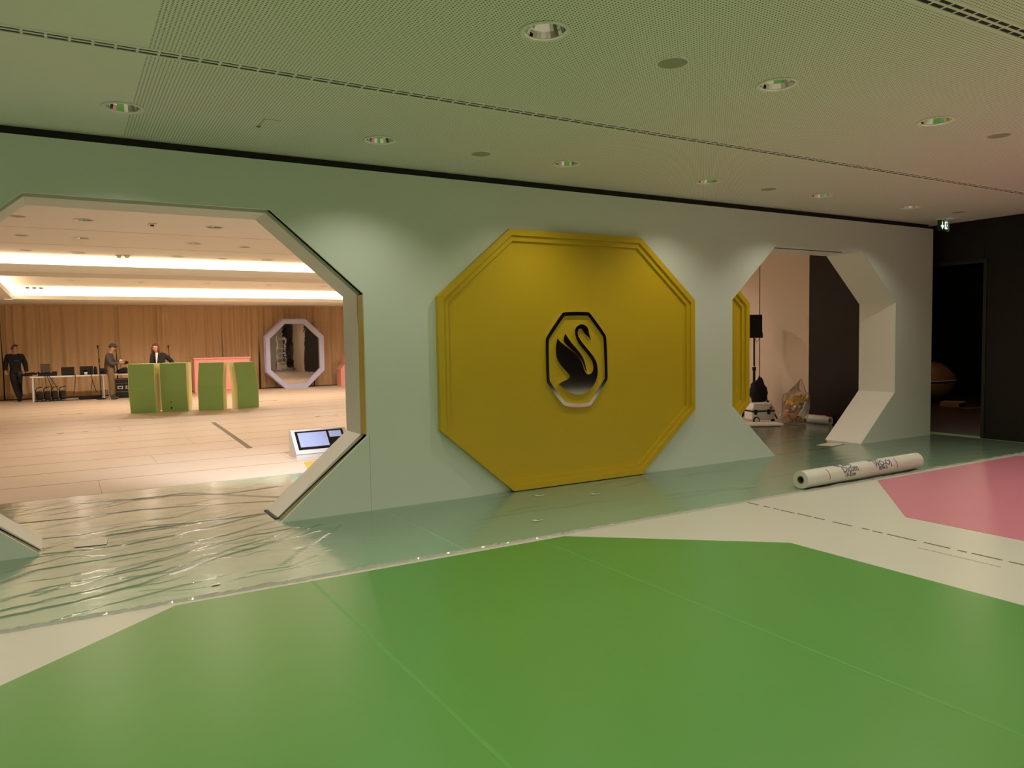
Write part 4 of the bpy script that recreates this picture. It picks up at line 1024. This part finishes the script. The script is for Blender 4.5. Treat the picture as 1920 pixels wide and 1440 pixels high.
def person(label, loc, rz, J, top_m, leg_m, opts):
    t = thing('person', label, 'person', loc, rz)
    p = {k: Vector(v) for k, v in J.items()}
    torso = [T(p['pelvis'], (.10, .075)), T(p['waist'], (.09, .07)), T(p['chest'], (.125, .085)), T(p['neckb'], (.07, .06)), T(p['neck'], .052)]
    hd = p['head']; fwd = Vector(opts.get('face', (0, -1, 0))).normalized()
    headc = [T(p['neck'], .052), T(hd+V3(0, 0, -.045)+fwd*.012, (.066, .072)), T(hd+V3(0, 0, .035), (.078, .09)), T(hd+V3(0, 0, .088)-fwd*.01, (.056, .066))]
    ch = [torso, headc]
    # nose and ears
    ch.append([T(hd+fwd*.07+V3(0, 0, .015), .012), T(hd+fwd*.098+V3(0, 0, -.012), .012)])
    sd = Vector((-fwd.y, fwd.x, 0))
    for s in (-1, 1): ch.append([T(hd+sd*s*.074+V3(0, 0, .02), .012), T(hd+sd*s*.084+V3(0, 0, -.015), .009)])
    for s in 'lr':
        ch.append([T(p['chest'], (.125, .085)), T(p['sh'+s], .055), T(p['el'+s], .045), T(p['wr'+s], .03)])
        ch.append([T(p['pelvis'], (.10, .075)), T(p['hip'+s], .075), T(p['kn'+s], .058), T(p['an'+s], .042)])
        d = (p['wr'+s]-p['el'+s]); hdv = Vector(opts.get('hand'+s, d)); th = Vector(opts.get('thumb'+s, (0, -1, .2)))
        ch += hand_chains(p['wr'+s]+d.normalized()*.01, hdv, th)
    skin('body', ch, M_SKIN, t)
    g = 1.16
    def G(q, r, e=.016): return T(q, (r[0]+e, r[1]+e) if isinstance(r, tuple) else r+e)
    tp = [[G(p['pelvis']+V3(0, 0, -.15), (.15, .112)), G(p['pelvis']+V3(0, 0, .0), (.146, .11)), G(p['waist'], (.132, .10)), G(p['chest'], (.158, .11)), G(p['neckb']+V3(0, 0, -.01), (.062, .055))]]
    for s in 'lr': tp.append([G(p['chest'], (.158, .11)), G(p['sh'+s], .070), G(p['el'+s], .056), G(p['wr'+s]+(p['el'+s]-p['wr'+s])*.08, .040)])
    skin(opts.get('topname', 'jacket'), tp, top_m, t)
    tr = []
    tr.append([G(p['waist']+V3(0, 0, .02), (.10, .08), .012), G(p['pelvis'], (.138, .105), .012)])
    for s in 'lr': tr.append([G(p['pelvis'], (.138, .105), .012), G(p['hip'+s], .094, .012), G(p['kn'+s], .068), G(p['an'+s]+V3(0, 0, .0), .055)])
    skin('trousers', tr, leg_m, t)
    for s in 'lr':
        toe = Vector(opts.get('toe'+s, opts.get('toe', (0, -1, 0)))).normalized(); a = p['an'+s]; z = .045
        skin('shoe', [[(*(Vector((a.x, a.y, z))-toe*.05), .044), (*(Vector((a.x, a.y, z))+toe*.06), .045), (*(Vector((a.x, a.y, z-.008))+toe*.15), .036), ], [(*(Vector((a.x, a.y, z))-toe*.05), .044), (a.x, a.y, .10, .05)]], opts.get('shoe', M_BLKCLOTH), t)
    # face
    bm = bmesh.new()
    for s in (-1, 1):
        c = hd+fwd*.079+sd*s*.032+V3(0, 0, .022); bmesh.ops.create_uvsphere(bm, u_segments=8, v_segments=6, radius=.010, matrix=Matrix.Translation(c))
    bobj('eyes', bm, M_BLK, t, smooth=True)
    bm = bmesh.new(); c = hd+fwd*.086+V3(0, 0, -.048); tube(bm, [c-sd*.024, c+fwd*.004, c+sd*.024], .006, 6); bobj('mouth', bm, mat('lip', (150, 78, 68), .5), t)
    # hair cap
    bm = bmesh.new(); bmesh.ops.create_icosphere(bm, subdivisions=3, radius=1)
    rm = []
    for v in bm.verts:
        f = v.co.dot(fwd)
        if (f > .25 and v.co.z < .42) or v.co.z < -.35: rm.append(v)
    bmesh.ops.delete(bm, geom=rm, context='VERTS')
    M3 = Matrix((sd, fwd, V3(0, 0, 1))).transposed()
    for v in bm.verts:
        l = Vector((v.co.dot(sd)*.092, v.co.dot(fwd)*.106-.006, v.co.z*.112)); v.co = M3 @ l+hd+V3(0, 0, .035)
    o = bobj('hair', bm, opts['hair'], t, smooth=True); s_ = o.modifiers.new('t', 'SOLIDIFY'); s_.thickness = .012
    return t, p, fwd, sd, hd
base = dict(pelvis=(0, 0, .90), waist=(0, 0, 1.05), chest=(0, .01, 1.24), neckb=(0, .01, 1.41), neck=(0, 0, 1.46), head=(0, -.02, 1.56),
    shl=(-.19, .01, 1.35), shr=(.19, .01, 1.35), ell=(-.26, .03, 1.07), elr=(.26, .03, 1.07), wrl=(-.24, -.10, .86), wrr=(.25, -.10, .86),
    hipl=(-.09, 0, .83), hipr=(.09, 0, .83), knl=(-.09, -.02, .46), knr=(.09, -.02, .46), anl=(-.09, .02, .10), anr=(.09, .02, .10))
# man by the curtain, walking with one leg before the other, looking to the right
J1 = dict(base, ell=(-.25, .04, 1.07), wrl=(-.255, -.14, .90), elr=(.26, .05, 1.07), wrr=(.275, -.10, .84), knl=(-.04, -.10, .47), anl=(.05, -.14, .10), knr=(.07, .04, .46), anr=(.09, .14, .10), head=(.015, -.03, 1.56))
p1 = onz(33, 752); t1, *_ = person('person in dark work clothes standing by the curtain left of the table', (p1.x, 27.0, 0), .08, J1, M_BLKCLOTH, mat('dark_trousers', (34, 32, 33), .9), dict(face=(.75, -.66, .12), hair=M_HAIRG, thumbl=(1, 0, 0), thumbr=(-1, 0, 0)))
mkbox('belt_pouch', .05, .17, -.17, -.11, .74, .90, mat('pouch_grey', (64, 62, 62), .8), t1, .01)
mkbox('chest_pocket', -.02, .10, -.145, -.128, 1.20, 1.24, mat('pouch_grey', (64, 62, 62), .8), t1, .004)
# man with a cap, seen from the side, holding something in both hands
J2 = dict(base, chest=(-.02, .02, 1.23), neckb=(.03, .01, 1.40), neck=(.055, 0, 1.45), head=(.09, -.02, 1.545), shl=(-.06, -.17, 1.33), shr=(-.02, .17, 1.33), ell=(.04, -.24, 1.06), wrl=(.24, -.14, 1.10), elr=(.10, .22, 1.08), wrr=(.30, .06, 1.16), waist=(-.03, 0, 1.05),
    hipl=(0, -.09, .83), hipr=(0, .09, .83), knl=(.03, -.10, .47), knr=(.02, .10, .47), anl=(.0, -.10, .10), anr=(.04, .11, .10), pelvis=(-.02, 0, .90))
p2 = onz(210, 749); t2, p2j, f2, s2, h2 = person('person in grey cap and sweater holding gloves beside the tables', (p2.x, 25.75, 0), -.12, J2, M_GREYCLOTH, M_KHAKI, dict(face=(.85, -.53, -.05), hair=M_HAIRG, toe=(1, -.15, 0), handl=(.9, .35, .1), handr=(.9, -.35, .1), thumbl=(0, 0, 1), thumbr=(0, 0, 1), topname='sweater', shoe=mat('brown_shoe', (70, 56, 46), .7)))
bm = bmesh.new(); bmesh.ops.create_icosphere(bm, subdivisions=3, radius=1)
bmesh.ops.delete(bm, geom=[v for v in bm.verts if v.co.z < -.02], context='VERTS')
for v in bm.verts: v.co = Vector((v.co.x*.108, v.co.y*.104, v.co.z*.098))+h2+V3(-.005, 0, .045)
cap = bobj('cap', bm, M_CAP, t2, smooth=True); cap.modifiers.new('t', 'SOLIDIFY').thickness = .01
bm = bmesh.new(); bc = h2+f2*.085+V3(0, 0, .046)
vs = [bm.verts.new(bc+s2*math.cos(PI*k/8)*.075+f2*math.sin(PI*k/8)*.085+V3(0, 0, z-.012*math.sin(PI*k/8))) for z in (0, .008) for k in range(9)]
bm.faces.new(vs[:9]); bm.faces.new(vs[9:][::-1])
for k in range(8): bm.faces.new((vs[k], vs[k+1], vs[k+10], vs[k+9]))
bobj('cap_peak', bm, M_CAP, cap)
bm = bmesh.new(); tube(bm, [(-.17, -.115, .92), (0, -.135, .86), (.14, -.08, .80), (.17, .02, .84)], .016, 6); bobj('tool_belt', bm, M_BLKCLOTH, t2)
bm = bmesh.new(); tube(bm, [h2+f2*.07+V3(0, 0, -.06)-s2*.045, h2+f2*.09+V3(0, 0, -.075), h2+f2*.07+V3(0, 0, -.06)+s2*.045], .018, 8); bobj('beard', bm, M_HAIRG, t2)
gl = thing('work_gloves', 'pair of black and white work gloves held by the person in a cap', 'gloves', (p2.x+.34, 25.70, 1.10))
bm = bmesh.new(); bmesh.ops.create_icosphere(bm, subdivisions=2, radius=1)
for v in bm.verts: v.co = Vector((v.co.x*.11+.05, v.co.y*.05, v.co.z*.055))
bobj('black_glove', bm, M_BLKCLOTH, gl, smooth=True)
bm = bmesh.new(); bmesh.ops.create_icosphere(bm, subdivisions=2, radius=1)
for v in bm.verts: v.co = Vector((v.co.x*.05-.06, v.co.y*.04-.03, v.co.z*.045+.05+.02*math.sin(8*v.co.x)))
bobj('white_cuff', bm, M_WSHIRT, gl, smooth=True)
# woman behind the green blocks, leaning, hand on hip
J3 = dict(base, pelvis=(.06, 0, .88), waist=(.05, 0, 1.03), chest=(.02, 0, 1.21), neckb=(-.03, -.01, 1.37), neck=(-.05, -.02, 1.42), head=(-.07, -.04, 1.52), shl=(-.16, -.02, 1.30), shr=(.17, .01, 1.30), ell=(-.19, -.05, 1.03), wrl=(-.05, -.18, .96), elr=(.40, .06, 1.10), wrr=(.28, -.02, .90), hipl=(-.02, 0, .81), hipr=(.14, 0, .81), knl=(0, -.02, .45), knr=(.16, -.02, .45), anl=(.02, .02, .10), anr=(.16, .02, .10))
p3 = onz(300, 748); t3, p3j, f3, s3, h3 = person('person with long brown hair in black blazer behind the green blocks', (ony(298, 700, 24.9).x, 24.9, 0), .0, J3, M_BLKCLOTH, M_BLKCLOTH, dict(face=(-.35, -.93, 0), hair=M_HAIRB, topname='blazer', handl=(.8, -.4, -.2), handr=(-.3, -.5, -.8), thumbl=(0, -.3, 1), thumbr=(-1, 0, 0)))
skin('long_hair', [[T(h3-f3*.03+V3(0, 0, .09), (.075, .08)), T(h3-f3*.06+V3(0, 0, -.02), (.10, .07)), T(h3-f3*.055+V3(0, 0, -.13), (.115, .06)), T(h3-f3*.05+V3(.02, 0, -.22), (.08, .045))], [T(h3+s3*.085+V3(0, 0, .04), .03), T(h3+s3*.09+f3*.02+V3(0, 0, -.10), .032), T(h3+s3*.085+f3*.02+V3(0, 0, -.2), .02)], [T(h3-s3*.085+V3(0, 0, .04), .03), T(h3-s3*.09+f3*.02+V3(0, 0, -.10), .032), T(h3-s3*.085+f3*.02+V3(0, 0, -.2), .02)]], M_HAIRB, t3)
mkprism('blouse', [(-.085, 1.385), (-.015, 1.385), (-.06, 1.05), (-.075, 1.05)], -.158, -.122, M_WSHIRT, t3)

# ------------------------------------------------------------------ cool spotlight on the rear of the octagon wall
sl2 = thing('clamp_spotlight', 'small black spotlight clamped to the rear top of the octagon wall', 'spotlight', (2.75, WY1+.06, 3.02))
mkbox('clamp', -.03, .03, -.055, .02, .0, .10, M_DARKM, sl2); mkcyl('lamp_can', (0, .06, .02), (-.02, .17, -.10), .05, M_BLACK, sl2, .06)
ld2 = bpy.data.lights.new('cool_lamp', 'SPOT'); ld2.energy = P_COOL; ld2.color = (.86, .88, 1.0); ld2.spot_size = math.radians(50); ld2.spot_blend = .9; ld2.shadow_soft_size = .06
lo2 = bpy.data.objects.new('lamp', ld2); C.objects.link(lo2); lo2.parent = sl2; lo2.location = (-.02, .18, -.11)
lo2.rotation_euler = (Vector((1.9, 10.25, 0))-Vector((2.73, WY1+.24, 2.91))).to_track_quat('-Z', 'Y').to_euler()

cl_ = thing('side_room_fill_lamp', 'unseen lamp added to brighten the dark side room', 'lamp', (15.2, 8.0, 3.2))  # unseen fill lamp, added so the objects in the side room show
mkcyl('fill_plate', (0, 0, 0), (0, 0, -.03), .12, M_TRIMW, cl_); mkcyl('fill_shade', (0, 0, -.03), (0, 0, -.09), .10, emit('fill_shade_glow', (1, .8, .55), .15), cl_, .07)
dl_ = bpy.data.lights.new('side_room_fill', 'POINT'); dl_.energy = 13.0; dl_.color = (1, .74, .5); dl_.shadow_soft_size = .05
do_ = bpy.data.objects.new('lamp', dl_); C.objects.link(do_); do_.parent = cl_; do_.location = (0, 0, -.16)
